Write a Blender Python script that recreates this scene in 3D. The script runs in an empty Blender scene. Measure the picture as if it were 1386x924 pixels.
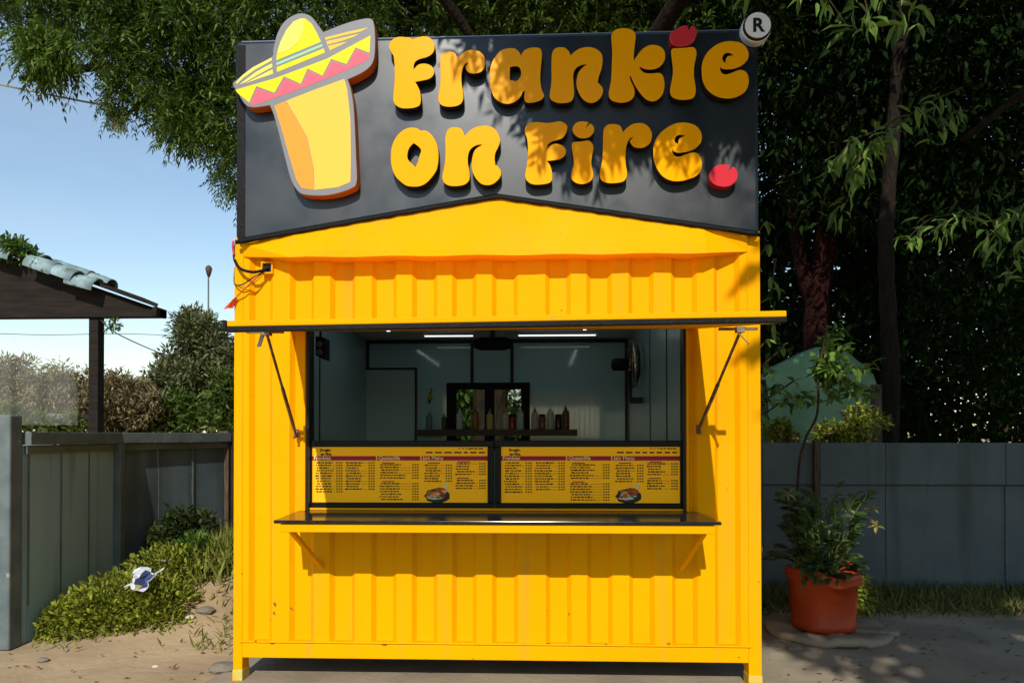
import bpy, bmesh, math, random
import numpy as np
from mathutils import Vector, Matrix
random.seed(7); rng = np.random.default_rng(7)
S = bpy.context.scene
COL = S.collection
R = math.radians

# ------------------------------------------------------------------ camera
CAM = Vector((0.269, -4.192, 1.42)); YAW, PITCH, ROLL = R(-2.247), R(0.644), R(-0.051)
FPX, PX0, PY0 = 1000.0, 693.0, 576.9
fwd = Vector((math.sin(YAW)*math.cos(PITCH), math.cos(YAW)*math.cos(PITCH), math.sin(PITCH)))
rt = Vector((math.cos(YAW), -math.sin(YAW), 0)); up = rt.cross(fwd)
rt, up = rt*math.cos(ROLL)+up*math.sin(ROLL), -rt*math.sin(ROLL)+up*math.cos(ROLL)
cd = bpy.data.cameras.new('camera'); cam = bpy.data.objects.new('camera', cd); COL.objects.link(cam)
M = Matrix.Identity(4)
for i in range(3):
    M[i][0], M[i][1], M[i][2], M[i][3] = rt[i], up[i], -fwd[i], CAM[i]
cam.matrix_world = M
cd.sensor_width = 36; cd.lens = 36*FPX/1386; cd.shift_x = 0; cd.shift_y = (PY0-462)/1386
cd.clip_end = 2000; cd.clip_start = 0.05
S.camera = cam

# ------------------------------------------------------------------ sky, sun, exposure
SUN_EL, SUN_AZ = R(36), R(181.6)
W = bpy.data.worlds.new('World'); S.world = W; W.use_nodes = True
nt = W.node_tree; nt.nodes.clear()
sky = nt.nodes.new('ShaderNodeTexSky'); sky.sky_type = 'NISHITA'; sky.sun_disc = False
sky.sun_elevation = SUN_EL; sky.sun_rotation = SUN_AZ; sky.air_density = 1.25; sky.dust_density = 0.05; sky.ozone_density = 1.6
bg = nt.nodes.new('ShaderNodeBackground'); bg.inputs['Strength'].default_value = 0.142
wo = nt.nodes.new('ShaderNodeOutputWorld')
tc = nt.nodes.new('ShaderNodeTexCoord'); mp_ = nt.nodes.new('ShaderNodeMapping'); mp_.inputs['Scale'].default_value = (1.6, 1.6, 5.5)
nz = nt.nodes.new('ShaderNodeTexNoise'); nz.inputs['Scale'].default_value = 1.3; nz.inputs['Detail'].default_value = 6; nz.inputs['Roughness'].default_value = .55
mr = nt.nodes.new('ShaderNodeMapRange'); mr.inputs[1].default_value = .42; mr.inputs[2].default_value = .75; mr.inputs[4].default_value = .28
mx = nt.nodes.new('ShaderNodeMix'); mx.data_type = 'RGBA'; mx.inputs[7].default_value = (5.0, 5.6, 6.2, 1)      # thin high haze
nt.links.new(tc.outputs['Generated'], mp_.inputs[0]); nt.links.new(mp_.outputs[0], nz.inputs['Vector']); nt.links.new(nz.outputs['Fac'], mr.inputs[0])
nt.links.new(mr.outputs[0], mx.inputs[0]); nt.links.new(sky.outputs[0], mx.inputs[6]); nt.links.new(mx.outputs[2], bg.inputs[0]); nt.links.new(bg.outputs[0], wo.inputs[0])
SUNDIR = Vector((math.sin(SUN_AZ)*math.cos(SUN_EL), math.cos(SUN_AZ)*math.cos(SUN_EL), math.sin(SUN_EL)))
sl = bpy.data.lights.new('sun', 'SUN'); sl.energy = 4.0; sl.angle = R(0.5); sl.color = (1, .95, .86)
so = bpy.data.objects.new('sun', sl); COL.objects.link(so)
so.rotation_euler = SUNDIR.to_track_quat('Z', 'Y').to_euler(); so.location = (-3, -20, 18)
S.view_settings.view_transform = 'Standard'; S.view_settings.look = 'None'
S.view_settings.exposure = 0.07; S.view_settings.gamma = 1

# ------------------------------------------------------------------ helpers
def ray(px, py):
    return fwd + rt*((px-PX0)/FPX) - up*((py-PY0)/FPX)
def at(px, py, Y):                       # point of the plane y = Y seen at a photo position
    d = ray(px, py); return CAM + d*((Y-CAM.y)/d.y)
def onground(px, py, z=0.0):
    d = ray(px, py); return CAM + d*((z-CAM.z)/d.z)
def X0(px, Y=0.0): return at(px, 588, Y).x
def Z0(py, Y=0.0, px=690): return at(px, py, Y).z

ORI = {}
def tag(o, label=None, cat=None, group=None, kind=None):
    if label: o['label'] = label
    if cat: o['category'] = cat
    if group: o['group'] = group
    if kind: o['kind'] = kind
    return o
def thing(name, label, cat, loc=(0, 0, 0), group=None):
    o = bpy.data.objects.new(name, None); COL.objects.link(o); o.location = loc; o.empty_display_size = .1
    ORI[o.name] = Vector(loc); return tag(o, label, cat, group)
def mesh(name, verts, faces, mats, smooth=False, midx=None):
    me = bpy.data.meshes.new(name); me.from_pydata([tuple(v) for v in verts], [], faces)
    for m in (mats if isinstance(mats, (list, tuple)) else [mats]): me.materials.append(m)
    if midx is not None: me.polygons.foreach_set('material_index', midx)
    if smooth: me.polygons.foreach_set('use_smooth', [True]*len(me.polygons))
    me.update(); return me
def link(name, me, parent=None, loc=None, bevel=0):
    o = bpy.data.objects.new(name, me); COL.objects.link(o)
    if parent is not None: o.parent = parent
    if loc is not None: o.location = loc
    po = ORI.get(parent.name, Vector()) if parent is not None else Vector()
    ORI[o.name] = po + (Vector(loc) if loc is not None else Vector())
    if bevel:
        b = o.modifiers.new('bevel', 'BEVEL'); b.width = bevel; b.segments = 2; b.limit_method = 'ANGLE'
    return o
class MB:
    """collects shapes in WORLD coordinates; build() links them as ONE object"""
    def __init__(s): s.v = []; s.f = []; s.m = []
    def add(s, vs, fs, m=0):
        n = len(s.v); s.v += [Vector(v) for v in vs]; s.f += [tuple(i+n for i in f) for f in fs]; s.m += [m]*len(fs); return s
    def box(s, x0, x1, y0, y1, z0, z1, m=0):
        vs = [(x0,y0,z0),(x1,y0,z0),(x1,y1,z0),(x0,y1,z0),(x0,y0,z1),(x1,y0,z1),(x1,y1,z1),(x0,y1,z1)]
        return s.add(vs, [(0,3,2,1),(4,5,6,7),(0,1,5,4),(1,2,6,5),(2,3,7,6),(3,0,4,7)], m)
    def bar(s, a, b, w, h=None, m=0):    # rectangular bar from a to b
        a, b = Vector(a), Vector(b); h = h or w; d = (b-a).normalized()
        u = d.cross(Vector((0,0,1)))
        if u.length < 1e-3: u = Vector((1,0,0))
        u.normalize(); v = u.cross(d); u *= w/2; v *= h/2
        vs = [a-u-v, a+u-v, a+u+v, a-u+v, b-u-v, b+u-v, b+u+v, b-u+v]
        return s.add(vs, [(0,3,2,1),(4,5,6,7),(0,1,5,4),(1,2,6,5),(2,3,7,6),(3,0,4,7)], m)
    def tube(s, pts, r, n=8, m=0):
        pts = [Vector(p) for p in pts]; rs = r if isinstance(r, (list, tuple)) else [r]*len(pts)
        vs = []; fs = []; pu = None
        for i, p in enumerate(pts):
            d = (pts[min(i+1, len(pts)-1)]-pts[max(i-1, 0)]).normalized()
            u = d.cross(Vector((0,0,1))) if pu is None else pu-d*pu.dot(d)
            if u.length < 1e-3: u = d.cross(Vector((0,1,0)))
            u.normalize(); pu = u; w = d.cross(u)
            for k in range(n):
                a = 2*math.pi*k/n; vs.append(p+(u*math.cos(a)+w*math.sin(a))*rs[i])
        for i in range(len(pts)-1):
            for k in range(n):
                k2 = (k+1) % n; fs.append((i*n+k, i*n+k2, (i+1)*n+k2, (i+1)*n+k))
        fs.append(tuple(range(n-1, -1, -1))); fs.append(tuple((len(pts)-1)*n+k for k in range(n)))
        return s.add(vs, fs, m)
    def lathe(s, c, prof, n=24, m=0, wob=None):
        vs = []; fs = []
        for r, z in prof:
            for k in range(n):
                a = 2*math.pi*k/n; q = wob(a, z) if wob else 0
                vs.append((c[0]+r*math.cos(a), c[1]+r*math.sin(a), c[2]+z+q))
        for i in range(len(prof)-1):
            for k in range(n):
                k2 = (k+1) % n; fs.append((i*n+k, i*n+k2, (i+1)*n+k2, (i+1)*n+k))
        if prof[0][0] > 1e-4: fs.append(tuple(range(n-1, -1, -1)))
        if prof[-1][0] > 1e-4: fs.append(tuple((len(prof)-1)*n+k for k in range(n)))
        return s.add(vs, fs, m)
    def prism(s, poly, y0, y1, m=0):     # polygon of (x, z), y0 = front
        n = len(poly)
        a = sum(poly[i][0]*poly[(i+1)%n][1]-poly[(i+1)%n][0]*poly[i][1] for i in range(n))
        if a < 0: poly = poly[::-1]
        vs = [(x, y0, z) for x, z in poly]+[(x, y1, z) for x, z in poly]
        fs = [tuple(range(n)), tuple(range(2*n-1, n-1, -1))]+[(i, n+i, n+(i+1)%n, (i+1)%n) for i in range(n)]
        return s.add(vs, fs, m)
    def build(s, name, mats, parent=None, smooth=False, bevel=0):
        po = ORI.get(parent.name, Vector()) if parent is not None else Vector()
        o = link(name, mesh(name, [v-po for v in s.v], s.f, mats, smooth, s.m), parent, None, bevel)
        return o
def catmull(pts, sub=4):
    out = []; n = len(pts)
    for i in range(n):
        p0, p1, p2, p3 = (np.array(pts[(i+k-1) % n], float) for k in range(4))
        if np.allclose(p1, p2): continue
        for j in range(sub):
            t = j/sub
            out.append(tuple(.5*((2*p1)+(-p0+p2)*t+(2*p0-5*p1+4*p2-p3)*t*t+(-p0+3*p1-3*p2+p3)*t**3)))
    return out
def curve_open(pts, sub=8):
    pts = [Vector(p) for p in pts]; P = [2*pts[0]-pts[1]]+pts+[2*pts[-1]-pts[-2]]; out = []
    for i in range(1, len(P)-2):
        for j in range(sub):
            t = j/sub; a, b, c, d = P[i-1], P[i], P[i+1], P[i+2]
            out.append(.5*((2*b)+(c-a)*t+(2*a-5*b+4*c-d)*t*t+(3*b-a-3*c+d)*t**3))
    out.append(pts[-1]); return out

# ------------------------------------------------------------------ materials
def mat(name, base, rough=.6, spec=.3, metal=0, col2=None, scale=4, detail=4, lo=.35, hi=.65, bump=0, bscale=40, coat=0,
        col3=None, scale3=25, thr3=.68, stretch=None, emit=None, es=0, bdist=.01, rvar=0, streak=None, sstr=(9, 9, .5), slo=.55, shi=.85):
    m = bpy.data.materials.new(name); m.use_nodes = True; n = m.node_tree; b = n.nodes['Principled BSDF']
    L = n.links.new
    b.inputs['Base Color'].default_value = (*base, 1); b.inputs['Roughness'].default_value = rough
    b.inputs['Specular IOR Level'].default_value = spec; b.inputs['Metallic'].default_value = metal
    b.inputs['Coat Weight'].default_value = coat; b.inputs['Coat Roughness'].default_value = .06
    g = n.nodes.new('ShaderNodeNewGeometry'); vec = g.outputs['Position']
    if stretch:
        mp = n.nodes.new('ShaderNodeMapping'); mp.inputs['Scale'].default_value = stretch; L(vec, mp.inputs[0]); vec = mp.outputs[0]
    def noise(sc, dt):
        t = n.nodes.new('ShaderNodeTexNoise'); t.inputs['Scale'].default_value = sc; t.inputs['Detail'].default_value = dt
        L(vec, t.inputs['Vector']); return t.outputs['Fac']
    def ramp(f, a, c):
        r = n.nodes.new('ShaderNodeMapRange'); r.inputs[1].default_value = a; r.inputs[2].default_value = c; L(f, r.inputs[0]); return r.outputs[0]
    def mix(f, a, c):
        x = n.nodes.new('ShaderNodeMix'); x.data_type = 'RGBA'
        L(f, x.inputs[0])
        for s_, v in ((6, a), (7, c)):
            if isinstance(v, tuple): x.inputs[s_].default_value = (*v, 1)
            else: L(v, x.inputs[s_])
        return x.outputs[2]
    c = base
    if col2: c = mix(ramp(noise(scale, detail), lo, hi), c, col2)
    if col3: c = mix(ramp(noise(scale3, 3), thr3, thr3+.03), c, col3)
    if streak:
        mp2 = n.nodes.new('ShaderNodeMapping'); mp2.inputs['Scale'].default_value = sstr; L(g.outputs['Position'], mp2.inputs[0])
        t2 = n.nodes.new('ShaderNodeTexNoise'); t2.inputs['Scale'].default_value = 1.0; t2.inputs['Detail'].default_value = 7; L(mp2.outputs[0], t2.inputs['Vector'])
        c = mix(ramp(t2.outputs['Fac'], slo, shi), c, streak)
    if not isinstance(c, tuple): L(c, b.inputs['Base Color'])
    if rvar:
        L(ramp(noise(3.1, 5), .3, .7), (q := n.nodes.new('ShaderNodeMapRange')).inputs[0]); q.inputs[3].default_value = max(.02, rough-rvar); q.inputs[4].default_value = rough+rvar
        L(q.outputs[0], b.inputs['Roughness'])
    if bump:
        bp = n.nodes.new('ShaderNodeBump'); bp.inputs['Strength'].default_value = bump; bp.inputs['Distance'].default_value = bdist
        L(noise(bscale, 6), bp.inputs['Height']); L(bp.outputs[0], b.inputs['Normal'])
    if emit: b.inputs['Emission Color'].default_value = (*emit, 1); b.inputs['Emission Strength'].default_value = es
    return m
def leafmat(name, dark, light, trans=.25, rough=.5, spec=.25):
    m = bpy.data.materials.new(name); m.use_nodes = True; n = m.node_tree; b = n.nodes['Principled BSDF']; L = n.links.new
    at_ = n.nodes.new('ShaderNodeAttribute'); at_.attribute_name = 'tone'
    x = n.nodes.new('ShaderNodeMix'); x.data_type = 'RGBA'; x.inputs[6].default_value = (*dark, 1); x.inputs[7].default_value = (*light, 1)
    L(at_.outputs['Fac'], x.inputs[0]); L(x.outputs[2], b.inputs['Base Color'])
    b.inputs['Roughness'].default_value = rough; b.inputs['Specular IOR Level'].default_value = spec
    t = n.nodes.new('ShaderNodeBsdfTranslucent'); L(x.outputs[2], t.inputs[0])
    ms = n.nodes.new('ShaderNodeMixShader'); ms.inputs[0].default_value = trans
    L(b.outputs[0], ms.inputs[1]); L(t.outputs[0], ms.inputs[2]); L(ms.outputs[0], n.nodes['Material Output'].inputs[0])
    return m
YEL = mat('yellow_paint', (.86, .392, .0), .55, .04, col2=(.83, .358, .0), scale=1.7, lo=.4, hi=.75, bump=.10, bscale=7, col3=(.45, .16, .01), scale3=38, thr3=.735, bdist=.02, streak=(.62, .30, .03), slo=.56, shi=.95, rvar=.12)
YELW = mat('worn_yellow_paint', (.78, .42, .03), .6, .15, col2=(.55, .48, .12), scale=14, lo=.4, hi=.6, bump=.3, bscale=40)
BLK = mat('black_rubber', (.008, .008, .009), .6, .15, bump=.4, bscale=60)
BLKG = mat('black_gloss', (.006, .006, .007), .3, .12)
GRAN = mat('black_granite', (.008, .010, .011), .12, .35, col2=(.018, .02, .022), scale=60)
SIGN = mat('dark_sign_sheet', (.005, .010, .016), .33, .62, col2=(.009, .015, .022), scale=1.3, detail=6, bump=.03, bscale=6, rvar=.1, col3=(.05, .055, .06), scale3=48, thr3=.775, streak=(.014, .017, .02), sstr=(4, 4, .8), slo=.5, shi=.9)
LETY = mat('yellow_acrylic', (.93, .40, .0), .22, .1)
LETS = mat('letter_side', (.006, .006, .006), .4, .4)
LETR = mat('red_acrylic', (.62, .035, .055), .12, .5, coat=.3)
LETRS = mat('red_side', (.32, .012, .012), .3, .4)
LETW = mat('white_acrylic', (.82, .87, .92), .25, .4)
EMG = mat('emblem_grey', (.20, .205, .22), .45, .3)
EMO = mat('emblem_orange_side', (.55, .13, .01), .5, .3)
def flat(n, c, r=.5): return mat(n, c, r, .2)
PY, PLY, PP, PG, PB, PO = flat('print_yellow', (.86, .68, .0)), flat('print_pale_yellow', (.87, .74, .12)), flat('print_pink', (.85, .12, .18)), \
    flat('print_green', (.30, .60, .40)), flat('print_body_yellow', (.84, .52, .06)), flat('print_orange', (.82, .32, .03))
MENUY = mat('menu_print_yellow_glow', (.90, .455, .01), .45, .06, emit=(1, .52, .01), es=.11)  # weak emission added to lift the print out of the hatch shade
MENUR = flat('menu_print_red', (.36, .01, .05)); MENUK = flat('menu_print_black', (.02, .015, .01)); MENUW = flat('menu_print_cream', (.85, .7, .35))
MENUO = flat('menu_print_brown', (.38, .10, .01))
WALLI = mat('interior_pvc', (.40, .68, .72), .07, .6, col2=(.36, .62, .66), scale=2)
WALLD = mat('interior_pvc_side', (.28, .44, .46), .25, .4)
CEIL = mat('interior_ceiling', (.75, .70, .60), .5, .3)
DARK = mat('dark_trim', (.01, .012, .013), .4, .3)
STEEL = mat('worn_steel', (.28, .24, .18), .45, .5, metal=.7, col2=(.16, .09, .04), scale=30)
BROWNSH = mat('brown_shelf', (.05, .035, .022), .5, .3)
GLASS = bpy.data.materials.new('window_glass'); GLASS.use_nodes = True
_b = GLASS.node_tree.nodes['Principled BSDF']; _b.inputs['Transmission Weight'].default_value = 1; _b.inputs['Roughness'].default_value = .02; _b.inputs['IOR'].default_value = 1.1; _b.inputs['Base Color'].default_value = (.30, .36, .33, 1)
DIRT = mat('dirt', (.47, .345, .205), .95, .1, col2=(.35, .25, .15), scale=1.3, detail=9, bump=.6, bscale=11, bdist=.02, col3=(.54, .45, .33), scale3=75, thr3=.72)
CONC = mat('concrete', (.36, .30, .215), .9, .15, col2=(.26, .215, .155), scale=2.2, detail=8, bump=.5, bscale=25, bdist=.01, col3=(.15, .12, .09), scale3=30, thr3=.7)
FEN = mat('painted_fence_sheet', (.23, .37, .43), .6, .2, col2=(.30, .43, .48), scale=2.5, detail=7, bump=.15, bscale=12, stretch=(1, 1, .35), col3=(.22, .27, .28), scale3=14, thr3=.73, streak=(.09, .10, .085), slo=.5, shi=.9)
FENL = mat('grey_fence_post', (.09, .12, .122), .65, .2, col2=(.15, .18, .18), scale=5, detail=6, bump=.2, bscale=30, col3=(.36, .30, .22), scale3=9, thr3=.7)
WOODG = mat('old_timber', (.11, .085, .06), .9, .1, col2=(.06, .045, .03), scale=12, stretch=(4, 4, .5), bump=.6, bscale=30)
BARKD = mat('dark_bark', (.026, .018, .013), .95, .1, col2=(.014, .010, .008), scale=7, stretch=(3, 3, .7), bump=1, bscale=14, bdist=.05)
BARK = mat('bark', (.10, .062, .04), .95, .1, col2=(.055, .035, .024), scale=7, stretch=(3, 3, .7), bump=1, bscale=14, bdist=.05)
TILE = mat('pale_roof_tile', (.30, .42, .45), .7, .2, col2=(.17, .24, .24), scale=7, detail=8, bump=.5, col3=(.10, .11, .07), scale3=9, thr3=.62)
ROOFD = mat('dark_roof_wood', (.016, .013, .011), .85, .1, col2=(.028, .022, .017), scale=4, stretch=(.6, 2, 5), bump=.5)
TERR = mat('terracotta_plastic', (.50, .062, .012), .42, .3, col2=(.38, .045, .010), scale=4, bump=.08, bscale=14, col3=(.62, .16, .06), scale3=12, thr3=.72, streak=(.34, .13, .06), sstr=(7, 7, 2), slo=.55, shi=.9)
SOIL = mat('soil', (.06, .04, .025), .95, .1, bump=1, bscale=20)
GRN = mat('green_tarp', (.15, .27, .14), .6, .15, col2=(.20, .34, .19), scale=2.5, bump=.4, bscale=9, bdist=.03)
WHT = mat('whitewash', (.7, .7, .68), .8, .2, col2=(.5, .5, .48), scale=3)
L_NEEM = leafmat('neem_leaf', (.016, .036, .006), (.12, .19, .022), .32)
L_DARK = leafmat('shade_leaf', (.004, .010, .003), (.014, .032, .007), .08, .8, .03)  # leaf colour darkened to near black to stand for deep shade
L_BIG = leafmat('broad_leaf', (.03, .08, .014), (.18, .29, .05), .3, .4)
L_BUSH = leafmat('shrub_leaf', (.085, .13, .009), (.36, .37, .04), .25)
L_WEED = leafmat('weed_blade', (.13, .16, .02), (.36, .31, .08), .2)
L_OLIVE = leafmat('olive_leaf', (.06, .08, .026), (.23, .23, .095), .2)
L_DRY = leafmat('dry_reed', (.13, .105, .05), (.32, .26, .13), .2)
L_POT = leafmat('pot_leaf', (.025, .06, .018), (.15, .23, .06), .2, .35)
L_YEL = leafmat('faded_leaf', (.30, .27, .06), (.45, .40, .16), .25)

# ------------------------------------------------------------------ foliage
LEAF_SHAPES = {
 'narrow': ([(0,0,0),(.35,.5,.04),(1,0,-.12),(.35,-.5,.04)], [(0,3,2,1)]),
 'leaf':   ([(0,0,0),(.3,.45,.06),(.68,.38,.03),(1,0,-.16),(.68,-.38,.03),(.3,-.45,.06),(.32,0,0),(.7,0,-.04)],
            [(0,6,1),(1,6,7,2),(2,7,3),(0,5,6),(5,4,7,6),(4,3,7)]),
}
def unit(a): return a/np.maximum(np.linalg.norm(a, axis=1, keepdims=True), 1e-9)
def leaves(name, P, D, L, Wd, mats, parent=None, shape='narrow', roll=1.0, tone=None, kind=None):
    """many leaves as one mesh: base points P, directions D, lengths L, widths Wd"""
    N = len(P); P = np.asarray(P, float); D = unit(np.asarray(D, float))
    L = np.broadcast_to(L, N); Wd = np.broadcast_to(Wd, N)
    ref = np.tile(np.array([[0, 0, 1.]]), (N, 1))+rng.normal(0, .45*roll, (N, 3))
    U = unit(np.cross(ref, D)); V = np.cross(D, U)
    sv, sf = LEAF_SHAPES[shape]; sv = np.array(sv); k = len(sv)
    vs = (P[:, None, :]+D[:, None, :]*(sv[None, :, 0, None]*L[:, None, None])
          + U[:, None, :]*(sv[None, :, 1, None]*Wd[:, None, None])+V[:, None, :]*(sv[None, :, 2, None]*L[:, None, None]))
    po = np.array(ORI.get(parent.name, Vector())) if parent is not None else np.zeros(3)
    vs = (vs-po).reshape(-1, 3)
    me = bpy.data.meshes.new(name); me.vertices.add(len(vs)); me.vertices.foreach_set('co', vs.ravel())
    lens = [len(f) for f in sf]; fl = np.concatenate([np.array(f) for f in sf]); nl = len(fl)
    idx = (fl[None, :]+np.arange(N)[:, None]*k).ravel(); tot = np.tile(lens, N); st = np.concatenate([[0], np.cumsum(tot)[:-1]])
    me.loops.add(len(idx)); me.loops.foreach_set('vertex_index', idx.astype(np.int32))
    me.polygons.add(len(tot)); me.polygons.foreach_set('loop_start', st.astype(np.int32)); me.polygons.foreach_set('loop_total', tot.astype(np.int32))
    a = me.attributes.new('tone', 'FLOAT', 'POINT')
    t = rng.random(N) if tone is None else np.clip(tone, 0, 1)
    a.data.foreach_set('value', np.repeat(t, k).astype(np.float32))
    me.materials.append(mats); me.update(calc_edges=True); me.validate()
    o = link(name, me, parent)
    if kind: o['kind'] = kind
    return o
def sprigs(P, D, length, pairs, leaflen, droop=.5):
    """pinnate sprays: returns bases, directions of leaflets"""
    n = len(P); D = unit(D); side = unit(np.cross(D, np.array([[0, 0, 1.]])+rng.normal(0, .4, (n, 3))))
    length = np.broadcast_to(length, n)
    B = []; Q = []
    for j in range(pairs):
        t = (j+.5)/pairs
        base = P+D*(length*t)[:, None]; base[:, 2] -= droop*length*t*t
        d2 = D.copy(); d2[:, 2] -= 2*droop*t
        for sgn in (-1, 1):
            B.append(base); Q.append(unit(d2*.75+side*sgn+rng.normal(0, .18, (n, 3))))
    return np.concatenate(B), np.concatenate(Q)
def blob(n, c, r, power=.45):
    """points in an ellipsoid, denser to its surface"""
    d = unit(rng.normal(size=(n, 3))); q = rng.random(n)**power
    return np.array(c)+d*q[:, None]*np.array(r), d
def clumps(n_cl, per, c, r, cr, lumps=None):
    cc, _ = blob(n_cl, c, r, .4); P = []; D = []
    for q in cc:
        p, d = blob(per, q, np.array(cr)*rng.uniform(.6, 1.3), .5); P.append(p); D.append(d)
    return np.concatenate(P), np.concatenate(D)

# ------------------------------------------------------------------ ground
def ground_z(x, y):
    z = .36*math.exp(-(((x+2.45)/.6)**2+((y-2.3)/.75)**2)) + .10*math.exp(-(((x+2.3)/.35)**2+((y-1.45)/.5)**2))
    z += .05*math.exp(-(((x+2.6)/.6)**2+((y-1.2)/.5)**2))
    if x > -1.6: z *= max(0, 1-(x+1.6)/.3)
    return z
xs = sorted(set([-900, -300, -90, -40, -20, -12, -8]+[round(-6+i*.12, 3) for i in range(0, 92)]+[6, 8, 12, 20, 40, 90, 300, 900]))
ys = sorted(set([-300, -90, -30, -15, -8, -5, -3, -2, -1.2]+[round(-.8+i*.12, 3) for i in range(0, 70)]+[9, 11, 14, 20, 30, 60, 120, 300, 900]))
gv = []
for y in ys:
    for x in xs:
        w = .5*math.sin(x*3.1+y*1.7)+.5*math.sin(x*7.3-y*5.1)
        gv.append((x, y, ground_z(x, y)+(.012*w if (-6 < x < -1.75 and -1 < y < 7) else 0)-(.004 if x > -1.6 else 0)))
nx = len(xs)
gf = [(j*nx+i, j*nx+i+1, (j+1)*nx+i+1, (j+1)*nx+i) for j in range(len(ys)-1) for i in range(nx-1)]
tag(link('ground', mesh('ground', gv, gf, DIRT, True)), 'sandy brown dirt ground', None, None, 'structure')
# concrete pavement round the kiosk and to the right, one step above the dirt
edge = [(-1.72, -3.2), (-1.70, -.35), (-1.62, .12), (-1.58, 3.3), (1.75, 3.3)]
far = [(x, 1.55+.06*math.sin(x*2.3)+.03*math.sin(x*7)) for x in (2.0, 2.4, 2.8, 3.2, 3.6, 4.0, 4.5, 5.2, 6.5)]
pp = [(a, b) for a, b in edge]+[(1.8, 1.9)]+far+[(7.5, -3.2)]
n = len(pp)
pv = [(x, y, .012) for x, y in pp]+[(x, y, -.1) for x, y in pp]
tag(link('pavement', mesh('pavement', pv, [tuple(range(n-1, -1, -1))]+[(i, (i+1) % n, n+(i+1) % n, n+i) for i in range(n)], CONC)),
    'worn concrete pavement under the kiosk', None, None, 'structure')

# ------------------------------------------------------------------ kiosk
K = thing('food_kiosk', 'yellow corrugated metal food kiosk with its serving hatch propped open', 'kiosk', (0, 0, .0))
XL, XR, YB = -1.5, 1.5, 3.1
OPL, OPR = X0(411), X0(932)
ZR0, ZR1 = Z0(893), Z0(872)              # bottom rail
ZCT = .985                               # counter top
ZHI = 2.035                              # hatch hinge
ZW1 = Z0(344)                            # top of corrugated wall
bands = [339.8,365.8,394.6,422,449,477.7,505.6,533.9,560.5,589,614.8,642,668.8,698,741.3,770,797,825.7,854,882.5,912,941,970,999]
BX = [X0(b, 0) for b in bands]
def profile(x0, x1):
    pts = []; inner = False; D_ = .028; w = .012
    pts.append((-9, 0))
    for b in BX:
        pts += [(b-w, D_ if inner else 0), (b+w, 0 if inner else D_)]; inner = not inner
    pts.append((9, 0))
    def yv(x):
        for (a, ya), (b, yb) in zip(pts, pts[1:]):
            if a <= x <= b: return ya+(yb-ya)*(x-a)/max(1e-6, b-a)
    return [(x0, yv(x0))]+[p for p in pts if x0 < p[0] < x1]+[(x1, yv(x1))]
def corr(x0, x1, z0, z1, cap=False):
    mb = MB(); pr = profile(x0, x1); rows = [z0+(z1-z0)*k/4 for k in range(5)]
    vs = []
    for r, z in enumerate(rows):
        for x, y in pr: vs.append((x, y+.0015*math.sin(x*5+z*3), z))
    m_ = len(pr); fs = [(r*m_+i, r*m_+i+1, (r+1)*m_+i+1, (r+1)*m_+i) for r in range(4) for i in range(m_-1)]
    mb.add(vs, fs); 
    # back skin
    mb.box(x0, x1, .045, .06, z0, z1)
    return mb
PWL, PWR = X0(329), X0(1012)             # inner edges of the corner posts
for a, b, c, d in ((PWL, PWR, ZR1, ZCT-.03), (PWL, OPL, ZCT-.03, ZHI), (OPR, PWR, ZCT-.03, ZHI), (PWL, PWR, ZHI, ZW1)):
    corr(a, b, c, d).build('wall_panel', YEL, K)
ZCOR = Z0(322)
for a, b in ((XL, PWL), (PWR, XR)):
    MB().box(a, b, -.003, .10, .012, ZCOR+.02).build('corner_post', [YEL], K, bevel=.006)
for a, b in ((XL, XL+.09), (XR-.09, XR)):
    MB().box(a, b, YB-.1, YB, .012, ZCOR).build('corner_post', [YEL], K, bevel=.006)
    pass
for a, b in ((XL, PWL), (PWR, XR)):
    MB().box(a-.002, b+.002, -.006, .102, .012, .075).build('worn_foot', YELW, K, bevel=.003)
MB().box(PWL, PWR, -.006, .09, ZR0, ZR1-.004).build('bottom_rail', YEL, K, bevel=.005)
MB().box(PWL-.015, PWR+.015, -.012, .06, ZR1-.001, ZR1+.010).build('rail_weld', YEL, K, bevel=.004)
# side and back walls, roof, floor
for s_, xa in ((-1, XL), (1, XR)):
    vs = []; fs = []; k = 0; y = .1; pr = []
    while y < YB-.1:
        pr += [(y, 0), (y+.10, 0), (y+.12, .034), (y+.22, .034)]; y += .24
    pr.append((YB-.1, 0))
    for z in (ZR0, ZCOR):
        for (yy, d) in pr: vs.append((xa-s_*d, yy, z))
    m_ = len(pr); fs = [((i+1, i, m_+i, m_+i+1) if s_ < 0 else (i, i+1, m_+i+1, m_+i)) for i in range(m_-1)]
    MB().add(vs, fs).build('side_wall', YEL, K)
WX0, WX1, WZ0, WZ1 = at(609, 540, 3.0).x, at(713, 540, 3.0).x, 1.30, at(660, 522, 3.0).z   # rear window opening
bw = MB()
bw.box(XL+.09, WX0, YB-.05, YB, ZR0, ZCOR); bw.box(WX1, XR-.09, YB-.05, YB, ZR0, ZCOR)
bw.box(WX0, WX1, YB-.05, YB, ZR0, WZ0); bw.box(WX0, WX1, YB-.05, YB, WZ1, ZCOR); bw.build('back_wall', YEL, K)
MB().box(XL+.01, XR-.01, .09, YB, ZCOR-.02, ZCOR+.02).build('roof', YEL, K)
MB().box(XL+.02, XR-.02, .09, YB, ZR0+.02, ZR0+.07).build('floor', BROWNSH, K)
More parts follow.
